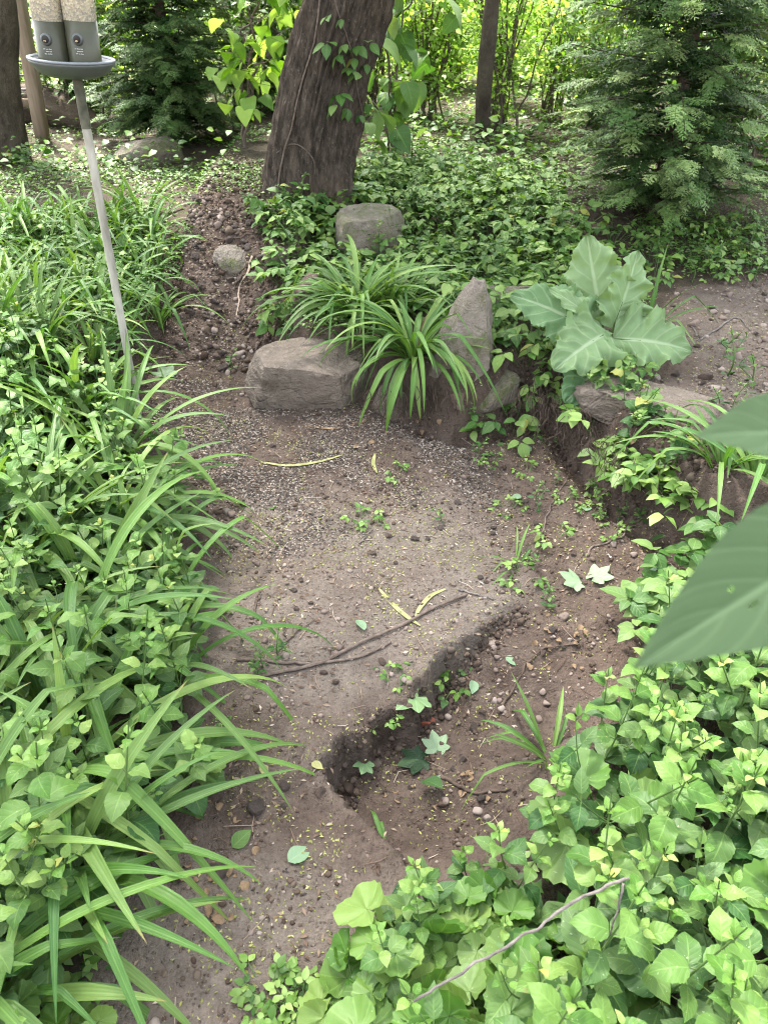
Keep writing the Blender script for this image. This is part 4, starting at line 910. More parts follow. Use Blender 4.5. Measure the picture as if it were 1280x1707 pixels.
# tall weeds rising from the mound
for k, (px, py, h_) in enumerate(((745, 380, .34), (875, 400, .30), (930, 410, .26), (690, 370, .24), (540, 380, .2), (1090, 440, .2), (1180, 450, .2))):
    o = leafy_plant(700 + k, h_, 5, .062, 'o', 'ovate', .7, petiole=.03, branches=2, name='tall_weed', label=('tall weed with a pale bud on top of the mound right of the big tree', 'tall weed with long pointed leaves left of the right evergreen', 'branching weed with long leaves nearest the right evergreen', 'weed with drooping leaves beside the mossy stone on the mound', 'leafy weed at the foot of the big tree', 'lone weed in front of the right evergreen', 'weed at the right edge below the evergreen')[k], elo=-.1, wid=.85)
    o.location = tuple(drop(GT(px, py)))
for k, (px, py) in enumerate(((1190, 1000), (1130, 1030), (1150, 970), (1200, 940), (1090, 1060))):
    o = creeper_plant(720 + k, 9, .065, .13, .16, fol=5, name='five_leaved_creeper', label='creeper with whorls of soft green leaves at the top of the right bed', group='creepers at the top of the right bed'); o.location = tuple(GT(px, py))

# ------------------------------------------------------------------ vines on the big tree
def trunk_pt(px, py, off=.0):
    d = ray(px, py); best = PY(px, py, Yt - .2); return best
dg = None
bpy.context.view_layer.update(); dg = bpy.context.evaluated_depsgraph_get(); tm = [c for c in big.children if c.name.startswith('trunk')][0]
from mathutils.bvhtree import BVHTree
bvh = BVHTree.FromPolygons([tm.matrix_world @ v.co for v in tm.data.vertices], [tuple(p.vertices) for p in tm.data.polygons])
def on_bark(px, py, off=.008):
    d = Vector(ray(px, py)).normalized(); h = bvh.ray_cast(Vector(C0), d)
    if h[0] is None: return PY(px, py, Yt)
    return np.array(h[0] - d * off)
vn = thing('climbing_vine', 'thin brown vine climbing the left face of the big leaning tree trunk', 'vine', tuple(on_bark(462, 335)))
v0 = on_bark(462, 335); m = MB()
m.add(*tube(np.array([on_bark(*q) for q in ((462, 335), (466, 290), (474, 250), (486, 215), (495, 170), (505, 130), (515, 100), (524, 70), (530, 30), (534, -10))]) - v0, .0045, 6))
m.add(*tube(curve([on_bark(*q) - v0 for q in ((462, 255), (480, 242), (500, 243), (522, 265), (525, 290))], 16), .003, 5)); m.obj('stem', MAT['twig'], vn)
iv = thing('trunk_creeper', 'green three leaved creeper climbing the middle of the big tree trunk', 'vine', tuple(on_bark(590, 190))); v0 = on_bark(590, 190)
m = MB(); m.add(*tube(curve([on_bark(*q, .01) - v0 for q in ((606, 195), (596, 150), (592, 110), (578, 60), (562, 15), (555, -20))], 30), .0025, 5)); m.obj('stem', MAT['twig'], iv)
m = MB(); tls = [leaf(1, .62, 'ovate', 7, 2, .5, .12, .05, 2, seed=q) for q in range(3)]
for (px, py, s_) in ((548, 25, .8), (563, 90, .8), (545, 70, 1), (595, 75, .9), (615, 70, .9), (575, 72, .7), (598, 120, .9), (583, 112, .7), (565, 155, 1), (560, 172, 1), (580, 178, .8), (615, 172, 1), (602, 190, .6), (592, 95, .8), (612, 105, .7), (570, 30, .6)):
    p = on_bark(px, py, .03) - v0
    for q in range(2 + (px % 2)):
        az = -pi / 2 + (q - 1) * 1.1 + RNG.normal(0, .3); M = frame(az, RNG.normal(-.55, .25), RNG.normal(0, .3)) * .075 * s_
        m.many(tls[q], M[None], (p + M[:, 1] * .15)[None], [[RNG.uniform(0, .5), RNG.random()]])
m.obj('foliage', MAT['ovate'], iv)
for k, (px, py) in enumerate(((455, 350), (490, 345), (520, 340), (555, 330), (580, 320), (470, 375), (600, 330))):
    o = creeper_plant(740 + k, 12, .06, .13, .16, fol=3, name='tree_foot_creeper', label='creeper tangled round the foot of the big tree', group='creepers at the foot of the big tree'); o.location = tuple(drop(GT(px, py) + np.array([0, -.05, 0])))

# ------------------------------------------------------------------ evergreens
def spray_template(seed):
    rs = np.random.RandomState(seed); m = MB(); n = 17
    V0, F0, U0 = leaf(1, .20, 'lance', 3, 1, .3, .1); Vs, Fs, Us = leaf(1, .62, 'lance', 2, 1, .2, 0)
    def pos(t): return np.array([.04 * sin(t * 5 + seed), t, .10 * t - .28 * t * t])
    for k in range(n):
        t = (k + 1) / (n + 1); sd_ = 1 if k % 2 else -1; ln = (.42 * (1 - t) ** .7 + .07) * rs.uniform(.8, 1.15) * (.55 + .45 * min(1, t * 4)); az = pi / 2 - sd_ * rs.uniform(.75, 1.0)
        M = frame(az, -.15 + rs.normal(0, .08), rs.normal(0, .15)); p = pos(t)
        m.many((V0, F0, U0), (M * ln)[None], p[None], [[.3, .5]])
        nb = 5
        for q in range(nb):
            tq = (q + .7) / (nb + .4); p2 = p + M[:, 1] * ln * tq
            for s2 in (-1, 1):
                M2 = frame(az - s2 * .85, -.2 + rs.normal(0, .2), rs.normal(0, .4)); m.many((Vs, Fs, Us), (M2 * (ln * .30 * (1.1 - .6 * tq)))[None], p2[None], [[.3, .5]])
    m.many((V0, F0, U0), (frame(pi / 2, -.3) * .14)[None], pos(.95)[None], [[.6, .5]])
    return np.concatenate(m.V), np.concatenate(m.F), np.concatenate(m.U)
SPR = [spray_template(k) for k in range(4)]
def evergreen(name, label, p0, H, Rad, seed, nb=150, sl=.24, young=(0, 1), top=None):
    rs = np.random.RandomState(seed); t = thing(name, label, 'tree', tuple(p0)); m = MB()
    m.add(*trunk_mesh([(0, 0, -.1), (.02, 0, H * .3), (-.03, 0, H * .7), (0, 0, H)], [.035, .03, .02, .006], 24, 60, .003, .1, seed)); m.obj('trunk', MAT['bark2'], t)
    mb_, mf = MB(), MB()
    for k in range(nb):
        q = (k + .5) / nb; z = .10 + (H - .15) * q ** 1.25; ln = Rad * (1 - (z / H) * .85) * rs.choice([.45, .7, .85, 1, 1.12]) * (.6 + .4 * min(1, z / .5)); az = k * 2.39996 + rs.normal(0, .2)
        d = np.array([cos(az), sin(az), 0]); P = curve([np.array([0, 0, z]), d * ln * .5 + np.array([0, 0, z + .03]), d * ln + np.array([0, 0, z + .08 - .12 * rs.rand()])], 10)
        mb_.add(*tube(P, np.linspace(.005, .0015, 10), 4))
        ns = max(4, int(ln / .05))
        for j in range(ns):
            tt = .12 + .88 * (j + .5) / ns; p = P[min(9, int(tt * 9))]; a2 = az + (1 if j % 2 else -1) * rs.uniform(.2, .95) * (1 - tt * .5)
            M = frame(a2, rs.normal(-.08, .16), rs.normal(0, .22)) * sl * rs.uniform(.7, 1.15) * (1.15 - .4 * tt)
            yy = np.clip((tt - .3) * 1.4 * rs.uniform(.3, 1.2), 0, 1)
            T_ = SPR[rs.randint(4)]; p = p + rs.normal(0, .02, 3); mf.many(T_, M[None], p[None], [[yy * (young[1] - young[0]) + young[0], rs.rand()]])
        
    mb_.obj('limb', MAT['bark2'], t); mf.obj('crown', MAT['needle'], t)
    return t
b = GT(1093, 372); evergreen('feathery_evergreen', 'dense feathery evergreen with flat drooping sprays at the upper right', b + np.array([0, .08, 0]), 2.6, .68, 3, 175, .21)
b = GT(292, 240); evergreen('dark_evergreen', 'dark bushy evergreen behind the mossy boulder at the upper left', b + np.array([0, .05, 0]), 2.6, .74, 4, 230, .20, (0, .5))

# ------------------------------------------------------------------ thin stemmed shrubs and thicket behind
def shrub(seed, H=1.9, n=16, R=.8, L=.05, nl=2600, mat='small', young=(0, 1), name='thin_stemmed_shrub', cat='shrub', label='', group=None, low=.05, tpl='tiny'):
    rs = np.random.RandomState(seed); t = thing(name, label, cat, (0, 0, 0), group); m, P_ = MB(), []
    for k in range(n):
        az = rs.uniform(0, 6.28); r = R * rs.uniform(.2, 1); b0 = np.array([rs.normal(0, .07), rs.normal(0, .07), -.03]); h_ = H * rs.uniform(.7, 1.1)
        e = b0 + np.array([cos(az) * r, sin(az) * r, h_]); C = curve([b0, b0 * .3 + e * .45 + np.array([-cos(az) * r * .12, -sin(az) * r * .12, 0]), e], 24, .02, seed * 31 + k)
        m.add(*tube(C, np.linspace(.008, .002, 24), 5)); P_.append(C)
        for j in range(5):
            i = rs.randint(5, 22); a2 = rs.uniform(0, 6.28); e2 = C[i] + np.array([cos(a2) * .3, sin(a2) * .3, rs.uniform(-.05, .28)]); C2 = curve([C[i], (C[i] + e2) / 2 + np.array([0, 0, .03]), e2], 10, .01, k + j); m.add(*tube(C2, [.002] * 10, 3)); P_.append(C2)
    P_ = np.concatenate(P_); P_ = P_[P_[:, 2] > low * H]
    P = P_[rs.randint(0, len(P_), nl)] + rs.normal(0, .045, (nl, 3))
    ml = MB(); scatter_leaves(ml, P, rs.uniform(.6, 1.25, nl) * L, tpl, el=(-.7, .4), young=young)
    m.obj('stem', MAT['twig'], t); ml.obj('foliage', MAT[mat], t); return t
SH = [lambda k=k: shrub(800 + k, 1.9, 18, .75, .048, 3200, 'sunside', (.0, 1)) for k in range(3)]
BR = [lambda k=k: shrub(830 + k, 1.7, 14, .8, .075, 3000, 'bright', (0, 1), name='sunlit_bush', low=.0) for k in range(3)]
DK = [lambda k=k: shrub(860 + k, 1.2, 14, .6, .06, 2600, 'small', (0, .6), name='green_bush', low=.0) for k in range(2)]
def xy(pts): return [np.array(p) for p in pts]
plant_field('SH', SH, xy([(.35, 7.0), (.9, 6.4), (1.35, 7.0), (1.0, 7.8), (-.1, 7.6), (1.9, 7.6), (.45, 8.6), (-.7, 7.2)]), (.85, 1.15), tiltv=.04, label='shrub of many thin bare stems and small leaves behind the slender tree', group='thin stemmed shrubs')
plant_field('BR', BR, xy([(-3.6, 11.4), (-2.2, 10.6), (-.9, 11.2), (.4, 11.0), (1.7, 10.4), (2.9, 10.8), (4.2, 11.2), (5.4, 10.6), (-5, 10.8), (3.4, 8.6), (2.6, 9.4), (-1.6, 9.2), (-3.0, 9.0), (.2, 9.6), (1.3, 9.2), (2.2, 8.4), (-.5, 9.4), (-1.2, 8.2), (.7, 9.0), (1.9, 9.2), (3.0, 7.9), (-2.6, 8.0), (-3.8, 8.6)]), (.7, 1.15), tiltv=.04, label='sunlit yellow green bush in the open far behind the garden', group='sunlit bushes behind the garden')
plant_field('DK', DK, xy([(-2.5, 6.9), (-1.75, 7.3), (-1.1, 6.7), (-3.3, 7.2), (-4.1, 6.8), (-.55, 7.9), (2.3, 6.3), (3.0, 5.9), (2.7, 7.2), (3.5, 7), (-.9, 8.6), (-2.2, 8.4), (2.1, 5.2), (-3.9, 6.6), (2.6, 5.2), (-4.6, 7.6), (-.75, 6.6), (1.6, 6.2)]), (.8, 1.2), tiltv=.04, label='leafy green bush in the thicket at the back of the garden', group='bushes of the back thicket')
# broad leaved saplings either side of the big tree
def sapling(seed, name, label, p0, tips, n, L, mat='bright'):
    t = thing(name, label, 'sapling', tuple(p0)); m, ml = MB(), MB(); rs = np.random.RandomState(seed)
    tl_ = [leaf(1, .82, 'heart', 8, 2, .7 + .3 * k, .12, .05, 2, seed=k) for k in range(3)]
    for tip in tips:
        e = np.asarray(tip) - p0; C = curve([(0, 0, -.03), e * [.4, .4, .75], e], 24, .02, seed); m.add(*tube(C, np.linspace(.010, .003, 24), 6))
        for k in range(n // len(tips)):
            i = rs.randint(8, 24); p = C[i] + rs.normal(0, .10, 3) * [1.3, 1, 1]; m.add(*tube([C[i], p], [.0015, .001], 3))
            M = frame(rs.uniform(0, 6.28), rs.normal(-.55, .3), rs.normal(0, .3)) * L * rs.uniform(.6, 1.2); ml.many(tl_[rs.randint(3)], M[None], p[None], [[rs.uniform(0, .8), rs.rand()]])
    m.obj('stem', MAT['twig'], t); ml.obj('foliage', MAT[mat], t); return t
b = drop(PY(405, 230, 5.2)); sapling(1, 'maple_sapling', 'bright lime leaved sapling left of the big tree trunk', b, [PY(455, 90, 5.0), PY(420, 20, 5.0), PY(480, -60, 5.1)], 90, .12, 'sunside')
b = drop(PY(655, 230, 5.3)); sapling(2, 'hanging_leaf_sapling', 'sapling with large drooping pale green leaves right of the big tree trunk', b, [PY(650, 110, 5.0), PY(620, 170, 5.0), PY(690, -20, 5.1), PY(640, 0, 5)], 60, .15, 'ovate')

# ------------------------------------------------------------------ ground cover (nobody could count it)
def cover(name, label, n, yr, xr, mask, L, seed, hz=(.01, .07), mat='small', young=(0, 1), tpl='tiny', clump=2.5, el=(-.25, .55)):
    rs = np.random.RandomState(seed); u = rs.rand(n); y = (1 / (1 / yr[0] + u * (1 / yr[1] - 1 / yr[0]))); x = rs.uniform(*xr, n) * y
    k = mask(x, y) & (fbm(x * clump, y * clump, 0, 3, seed) + rs.normal(0, .25, n) > -.12); x, y = x[k], y[k]
    hh = (.55 + .6 * fbm(x * 3, y * 3, 0, 2, seed + 3)); z = Z(x, y, False) + rs.uniform(*hz, len(x)) * np.clip(hh, .2, 2) + .005
    m = MB(); scatter_leaves(m, np.stack([x, y, z], -1), rs.uniform(.6, 1.3, len(x)) * L * (1 + .12 * np.maximum(y - 4, 0)), tpl, el=el, young=young, roll=.35)
    o = m.obj(name, MAT[mat]); tag(o, label, None, None, 'stuff'); return o
bare = lambda x, y: (sdist(BARE_R, x, y) > -.05)
ever = lambda x, y: (np.hypot(x - 1.15, y - 4.1) < .25) | (np.hypot(x + 1.4, y - 5.5) < .3)
hi = lambda x, y: sdist(HIGH, x, y) > .04
cover('ground_cover', 'low green ground cover carpeting the soil round the trees', 115000, (2.9, 9.5), (-.72, .72), lambda x, y: hi(x, y) & ~bare(x, y) & ~ever(x, y) & ~((x < -.4) & inside(BED_UL, x, y)), .021, 1)
cover('taller_undergrowth', 'mixed taller undergrowth between the trees at the back', 10000, (4.6, 12), (-.72, .72), lambda x, y: hi(x, y) & ~ever(x, y), .045, 2, (.03, .26), 'small', (0, .8), 'round', 1.2)
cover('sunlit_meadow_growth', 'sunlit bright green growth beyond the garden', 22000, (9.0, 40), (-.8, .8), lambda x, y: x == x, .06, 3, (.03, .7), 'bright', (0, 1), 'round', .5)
cover('bed_undergrowth', 'small seedlings filling the gaps between the plants of both beds', 7000, (.4, 3.2), (-1.0, .9), lambda x, y: inside(BED_L, x, y) | inside(BED_R, x, y) | inside(BED_UL, x, y), .035, 4, (.01, .07), 'small', (0, .9), 'tiny')
cover('bank_creeping_growth', 'tiny creeping leaves on the edge of the banks', 5000, (2.0, 4.2), (-.7, .7), lambda x, y: (np.abs(sdist(HIGH, x, y) - .06) < .07) & ~((x > -1.1) & (x < -.5)) & ~((x > -.6) & (x < .5) & (y < 3.1)), .022, 5, (.005, .03), 'small', (.2, 1), 'tiny', 6)
rs = np.random.RandomState(9); m = MB(); n = 26000; P = np.stack([rs.uniform(-40, 40, n), rs.uniform(42, 50, n), rs.uniform(.2, 9, n)], -1); scatter_leaves(m, P, rs.uniform(.5, 1.1, n) * 1.0, 'round', young=(0, 1)); tag(m.obj('distant_woods', MAT['bright']), 'far off wood beyond the meadow', None, None, 'stuff')

# ------------------------------------------------------------------ litter on the soil
def chips(name, label, n, poly, mat, L, wd, seed, z=.45, cl=6, thr=.0, sc=(.6, 1.4), tint=None, soft=.05, el=(-.35, .35)):
    rs = np.random.RandomState(seed); lo, hi_ = poly.min(0), poly.max(0); p = rs.uniform(lo, hi_, (n, 2)); d = sdist(poly, p[:, 0], p[:, 1])
    k = (d + rs.normal(0, soft, n) > 0) & (fbm(p[:, 0] * cl, p[:, 1] * cl, 0, 3, seed) + rs.normal(0, .3, n) > thr) & (p[:, 1] > .35); p = p[k]
    P = np.stack([p[:, 0], p[:, 1], Z(p[:, 0], p[:, 1]) + .0015], -1); m = MB()
    M = frame(rs.uniform(0, 6.28, len(P)), rs.uniform(*el, len(P)), rs.normal(0, .5, len(P))) * (rs.uniform(*sc, len(P)) * L)[:, None, None]
    t = np.stack([rs.rand(len(P)), rs.rand(len(P))], 1) if tint is None else tint(len(P), rs)
    m.many(leaf(1, wd, 'lance', 2, 1, .3, .5), M, P, t); o = m.obj(name, mat); return tag(o, label, None, None, 'stuff')
def tint_mat(name, stops, rough=.8, spec=.25):
    stops = [(p_, sc_(c_)) for p_, c_ in stops]
    m = NT(name); at = m.n('Attribute', attribute_name='tint'); sp = m.n('SeparateColor'); m.l(at.outputs['Color'], sp.inputs[0]); m.l(m.ramp(sp.outputs[0], stops), m.b.inputs['Base Color']); m.b.inputs['Roughness'].default_value = rough; m.b.inputs['Specular IOR Level'].default_value = spec; return m.m
husk = tint_mat('seed_husk', [(0, (.035, .03, .03)), (.3, (.06, .05, .045)), (.5, (.17, .135, .11)), (.75, (.28, .235, .195)), (1, (.42, .37, .32))])
blos = tint_mat('blossom_bits', [(0, (.14, .15, .04)), (.5, (.30, .32, .08)), (1, (.44, .42, .20))])
brownb = tint_mat('brown_bits', [(0, (.07, .04, .025)), (.5, (.20, .13, .09)), (.85, (.36, .27, .20)), (1, (.5, .42, .34))])
soilm = tint_mat('soil_crumb', [(0, (.06, .04, .03)), (.6, (.12, .085, .065)), (1, (.17, .13, .10))], .95, .1)
HZ = wpoly([(250, 640), (330, 640), (420, 690), (560, 705), (700, 730), (820, 790), (810, 870), (720, 880), (640, 850), (560, 790), (500, 790), (560, 900), (480, 930), (380, 900), (330, 800), (260, 740)], 0)
OPEN = wpoly([(215, 640), (300, 560), (380, 400), (470, 440), (470, 560), (440, 600), (440, 690), (600, 700), (720, 720), (880, 680), (1000, 740), (1060, 800), (1130, 860), (1180, 930), (1090, 1020), (1000, 1120), (940, 1220), (870, 1320), (780, 1380), (640, 1430), (520, 1520), (560, 1640), (560, 1800), (230, 1800), (260, 1600), (300, 1430), (380, 1280), (400, 1100), (360, 930), (330, 800)], 0)
chips('seed_husks', 'pale and black sunflower seed husks strewn under the feeder', 75000, HZ, husk, .0105, .5, 1, cl=5, thr=-.2)
chips('sparse_seed_husks', 'scattered seed husks across the bare soil', 16000, OPEN, husk, .009, .5, 2, cl=4, thr=.1)
chips('blossom_litter', 'yellow green fallen blossom specks on the soil', 70000, OPEN, blos, .0078, .55, 3, cl=7, thr=.08, sc=(.3, 1.5))
chips('brown_litter', 'small brown leaf crumbs and bark bits on the soil', 30000, OPEN, brownb, .014, .45, 4, cl=3.5, thr=.0, sc=(.4, 1.5))
chips('terrace_litter', 'yellowish and brown bits on the bare terrace at right', 12000, BARE_R, brownb, .011, .5, 5, cl=4, thr=-.1)
chips('terrace_blossom_litter', 'yellow green specks on the bare terrace at right', 8000, BARE_R, blos, .008, .6, 6, cl=4, thr=0)
soild = tint_mat('dark_soil_clod', [(0, (.05, .036, .028)), (.7, (.11, .08, .062)), (1, (.16, .125, .10))], .95, .1)
def grit(name, label, n, poly, mat, r, seed, cl=4, thr=0, squash=.7, cond=None):
    rs = np.random.RandomState(seed); lo, hi_ = poly.min(0), poly.max(0); p = rs.uniform(lo, hi_, (n, 2)); k = inside(poly, p[:, 0], p[:, 1]) & (fbm(p[:, 0] * cl, p[:, 1] * cl, 0, 3, seed) + rs.normal(0, .25, n) > thr) & (p[:, 1] > .35)
    if cond is not None: k &= cond(p[:, 0], p[:, 1])
    p = p[k]; N = len(p); s_ = r * np.exp(rs.normal(0, .4, N)); P = np.stack([p[:, 0], p[:, 1], Z(p[:, 0], p[:, 1]) + s_ * .25], -1)
    M = frame(rs.uniform(0, 6.28, N), rs.normal(0, .4, N), rs.normal(0, .4, N)) * s_[:, None, None]; M[:, :, 2] *= squash; M[:, :, 0] *= rs.uniform(.6, 1, N)[:, None]
    m = MB(); T_ = [rock((1, 1, 1), 70 + q, 3, 4, .12) for q in range(4)]; w_ = rs.randint(0, 4, N)
    for q in range(4): m.many(T_[q], M[w_ == q], P[w_ == q], np.stack([rs.rand((w_ == q).sum()), rs.rand((w_ == q).sum())], 1))
    return tag(m.obj(name, mat), label, None, None, 'stuff')
gritm = tint_mat('grit', [(0, (.17, .128, .105)), (.5, (.22, .165, .138)), (1, (.33, .27, .235))], .85)
grit('gravel', 'small gravel scattered over the soil', 5200, OPEN, gritm, .0048, 1, thr=.0)
grit('soil_crumbs', 'loose crumbs of dark soil', 20000, OPEN, soilm, .0032, 2, cl=5, thr=-.05, cond=lambda x, y: ~((np.abs(x) < .3) & (y > 1.25) & (y < 2.0) & (sdist(PIT, x, y) < 0)))
grit('terrace_gravel', 'small gravel on the bare terrace at right', 1500, BARE_R, gritm, .007, 3)
GUL = wpoly([(290, 600), (300, 520), (350, 430), (430, 400), (470, 470), (470, 560), (430, 610)], .1)
grit('gully_gravel', 'gravel washed down the gully', 1500, GUL, gritm, .0065, 4, thr=-.1)
RIMP = wpoly(RIM + [(x_ + 45, y_ + 30) for x_, y_ in RIM[::-1]], -.05)
grit('ledge_clods', 'crumbled clods of dark soil on the face of the eroded ledge', 5000, RIMP, soild, .0050, 7, thr=-.7, squash=.8, cond=lambda x, y: sdist(PIT, x, y) > .004)
BANKP = wpoly([(860, 640), (985, 660), (1070, 770), (1190, 830), (1190, 880), (1050, 830), (960, 740), (850, 700)], .1)
grit('bank_clods', 'crumbled clods of soil on the undercut bank', 3600, BANKP, soild, .0055, 8, thr=-.4, squash=.8)
grit('gully_clods', 'clods of soil in the washed out gully', 1400, GUL, soilm, .0065, 9, thr=-.4, squash=.8)
# single pebbles
PB = []
for k in range(8):
    V, F, U = rock((1, .8, .6), 90 + k, 8, 6, .10); m = MB(); m.add(V, F, U, (0, random.random())); o = m.obj('pebble', MAT['pebble' if k % 3 else 'rock_red']); PB.append([o, False])
def pebble(p, r, label, group, k=None, dark=False):
    e = PB[random.randrange(8) if k is None else k]
    if e[1]: o = e[0].copy(); S.collection.objects.link(o)
    else: o = e[0]; e[1] = True
    o.location = (p[0], p[1], float(Z(p[0], p[1])) + r * .25); o.scale = (r, r * random.uniform(.8, 1.1), r * random.uniform(.8, 1)); o.rotation_euler = (random.gauss(0, .3), random.gauss(0, .3), random.uniform(0, 6.28)); tag(o, label, 'pebble', group); return o
for (px, py, r, lab) in ((740, 1185, .022, 'flat pinkish pebble beside the torn maple leaf in the hollow'), (637, 1105, .013, 'round grey pebble just below the long stick'), (366, 1455, .024, 'rough pale stone at the left edge of the path near the bottom'), (475, 1312, .012, 'round tan pebble left of the hollow'), (535, 1320, .011, 'oval tan pebble on the lip of the hollow'),
                         (822, 882, .011, 'brown pebble on the soil right of the path'), (690, 900, .013, 'pale pebble in the middle of the trodden path'), (560, 1137, .011, 'tan pebble under the left end of the long stick'), (540, 1123, .011, 'reddish pebble below the left end of the long stick'), (490, 985, .010, 'small white pebble at the left side of the path'),
                         (430, 1350, .022, 'half buried pinkish stone at the left edge of the path'), (1080, 965, .022, 'dark reddish stone at the foot of the right bed'), (1175, 632, .028, 'dark brown clod on the terrace behind the slab'), (1090, 603, .018, 'oval brown pebble on top of the stone slab'), (1118, 603, .013, 'small tan pebble on top of the stone slab'), (790, 1215, .015, 'dark pebble at the edge of the hollow by the grass'), (455, 745, .012, 'white pebble among the husks before the boulder'), (535, 752, .016, 'pale flat pebble among the husks in front of the boulder')):
    pebble(GT(px, py), r, lab, None)
bk = G(712, 1203, -.09); V, F, U = rock((.022, .015, .013), 5, 8, 4, .05); m = MB(); m.add(V, F, U); o = m.obj('brick_fragment', simple('brick_red', (.22, .06, .035), (.34, .11, .07), 60, .9)); o.location = tuple(GT(712, 1205)); tag(o, 'small broken piece of red brick in the hollow', 'brick')
def inpoly_pts(poly, n, seed, cl=3, thr=.05, md=.02):
    rs = np.random.RandomState(seed); out = []; lo, hi_ = poly.min(0), poly.max(0)
    while len(out) < n:
        p = rs.uniform(lo, hi_)
        if inside(poly, p[0], p[1]) and fbm(p[0] * cl, p[1] * cl, 0, 2, seed) > thr and p[1] > .45 and all(np.hypot(*(p - q)) > md for q in out): out.append(p)
    return out
for p in inpoly_pts(OPEN, 90, 1): pebble(p, random.uniform(.006, .012), 'small rounded pebble lying on the bare soil of the path', 'pebbles on the path')
for p in inpoly_pts(GUL, 85, 2, thr=-.5, md=.03): pebble(p, random.uniform(.010, .024), 'rounded stone washed down the gully behind the boulder', 'stones in the gully')
for p in inpoly_pts(BARE_R, 40, 3, thr=-.3, md=.03): pebble(p, random.uniform(.007, .016), 'small stone on the bare terrace at right', 'stones on the terrace')

# sticks, twigs, roots on the ground
def stick(name, label, pts, r, mat='twig', lift=.006, seed=1, parent=None, wob=.004, n=30, cat='stick', zfix=None):
    P = [GT(px, py) for px, py in pts] if zfix is None else [G(px, py, z_) for (px, py), z_ in zip(pts, zfix)]
    C = curve(P, n, wob, seed)
    if zfix is None: C[:, 2] = np.maximum(Z(C[:, 0], C[:, 1]) + lift * .6, C[:, 2] * .0 + (Z(C[:, 0], C[:, 1]) + lift * .6))
    if zfix is None:
        k_ = np.ones(7) / 7; zz = np.convolve(np.pad(C[:, 2], 3, 'edge'), k_, 'valid'); C[:, 2] = np.maximum(zz, C[:, 2])
    m = MB(); R_ = np.linspace(r[0], r[1], n) * (1 + .12 * fbm(np.arange(n) * .8, seed, 0, 2, seed)); m.add(*tubec(C, R_, 7)); return m, C
def stick_obj(name, label, pts, r, mat='twig', cat='stick', extra=(), **kw):
    m, C = stick(name, label, pts, r, mat, **kw)
    for pts2, r2 in extra: m2, _ = stick(name, '', pts2, r2, mat, n=14, **{k: v for k, v in kw.items() if k not in ('zfix', 'n')}); m.add(m2.V[0], m2.F[0], m2.U[0])
    o = m.obj(name, MAT[mat]); recentre(o, C[0]); return tag(o, label, cat)
stick_obj('long_stick', 'long thin stick lying diagonally across the path above the hollow', [(430, 1132), (520, 1112), (600, 1075), (690, 1035), (778, 994)], (.0055, .004), lift=.012)
stick_obj('second_stick', 'shorter stick lying close below the long stick', [(395, 1102), (500, 1108), (590, 1100), (650, 1072)], (.0045, .003), lift=.008, seed=2)
stick_obj('straw_stick', 'short pale stick at the right end of the long stick', [(765, 985), (820, 1000)], (.003, .002), 'grey_twig', seed=3)
stick_obj('short_twig', 'short twig in the middle of the trodden path', [(600, 908), (618, 886)], (.003, .0015), 'grey_twig', seed=4)
stick_obj('forked_twig', 'dark forked twig on the soil right of the path', [(978, 930), (985, 915), (1020, 905), (1040, 890), (1020, 875)], (.0035, .002), 'twig', extra=[([(1020, 900), (1050, 885), (1062, 880)], (.003, .0015))], seed=5)
stick_obj('curved_twig', 'long curved twig on the soil below the undercut bank', [(904, 890), (915, 850), (945, 800), (950, 785)], (.003, .0015), 'twig', seed=6)
stick_obj('bare_root', 'thin curving root crossing the hollow towards the right bed', [(830, 1195), (870, 1120), (905, 1085), (975, 1078)], (.0035, .0015), 'root', seed=7, cat='root')
stick_obj('thick_root', 'thick bent root at the lower edge of the hollow', [(730, 1292), (760, 1312), (800, 1325), (850, 1320)], (.006, .003), 'root', seed=8, cat='root')
stick_obj('small_root', 'small bent root at the left side of the path', [(432, 995), (425, 1020), (440, 1045)], (.004, .002), 'root', seed=9, cat='root')
stick_obj('forked_root', 'thin forked root left of the long stick', [(470, 1080), (490, 1060), (525, 1035)], (.003, .0015), 'root', extra=[([(475, 1065), (474, 1035)], (.002, .001))], seed=10, cat='root')
stick_obj('terrace_twig', 'bent twig lying on the bare terrace at the right', [(1165, 570), (1195, 550), (1228, 532), (1248, 552)], (.004, .002), 'grey_twig', extra=[([(1165, 572), (1152, 545)], (.003, .002))], seed=11)
stick_obj('pale_root', 'pale winding root at the foot of the gully', [(250, 602), (290, 608), (330, 600), (345, 600)], (.004, .0025), 'root', seed=12, cat='root')
stick_obj('gully_root', 'pale winding root running down the gully under the flat stone', [(420, 430), (412, 460), (400, 475), (398, 510), (395, 530)], (.006, .003), 'pale_root', seed=13, cat='root')
stick_obj('arched_root', 'thin root at the top of the gully', [(335, 405), (370, 400), (400, 402), (440, 390)], (.004, .002), 'root', seed=14, cat='root')
stick_obj('fallen_twig', 'grey forked twig lying across the leaves at the bottom right', [(690, 1672), (800, 1600), (890, 1550), (960, 1500), (1050, 1464)], (.0021, .0028), 'grey_twig', zfix=[.21, .245, .265, .285, .30], n=40, seed=15, wob=.003)
stick_obj('hanging_twig', 'thin grey side twig hanging down among the leaves at the bottom right', [(1038, 1470), (1025, 1530), (1005, 1575)], (.0022, .001), 'grey_twig', zfix=[.28, .25, .20], n=16, seed=16, wob=.002)
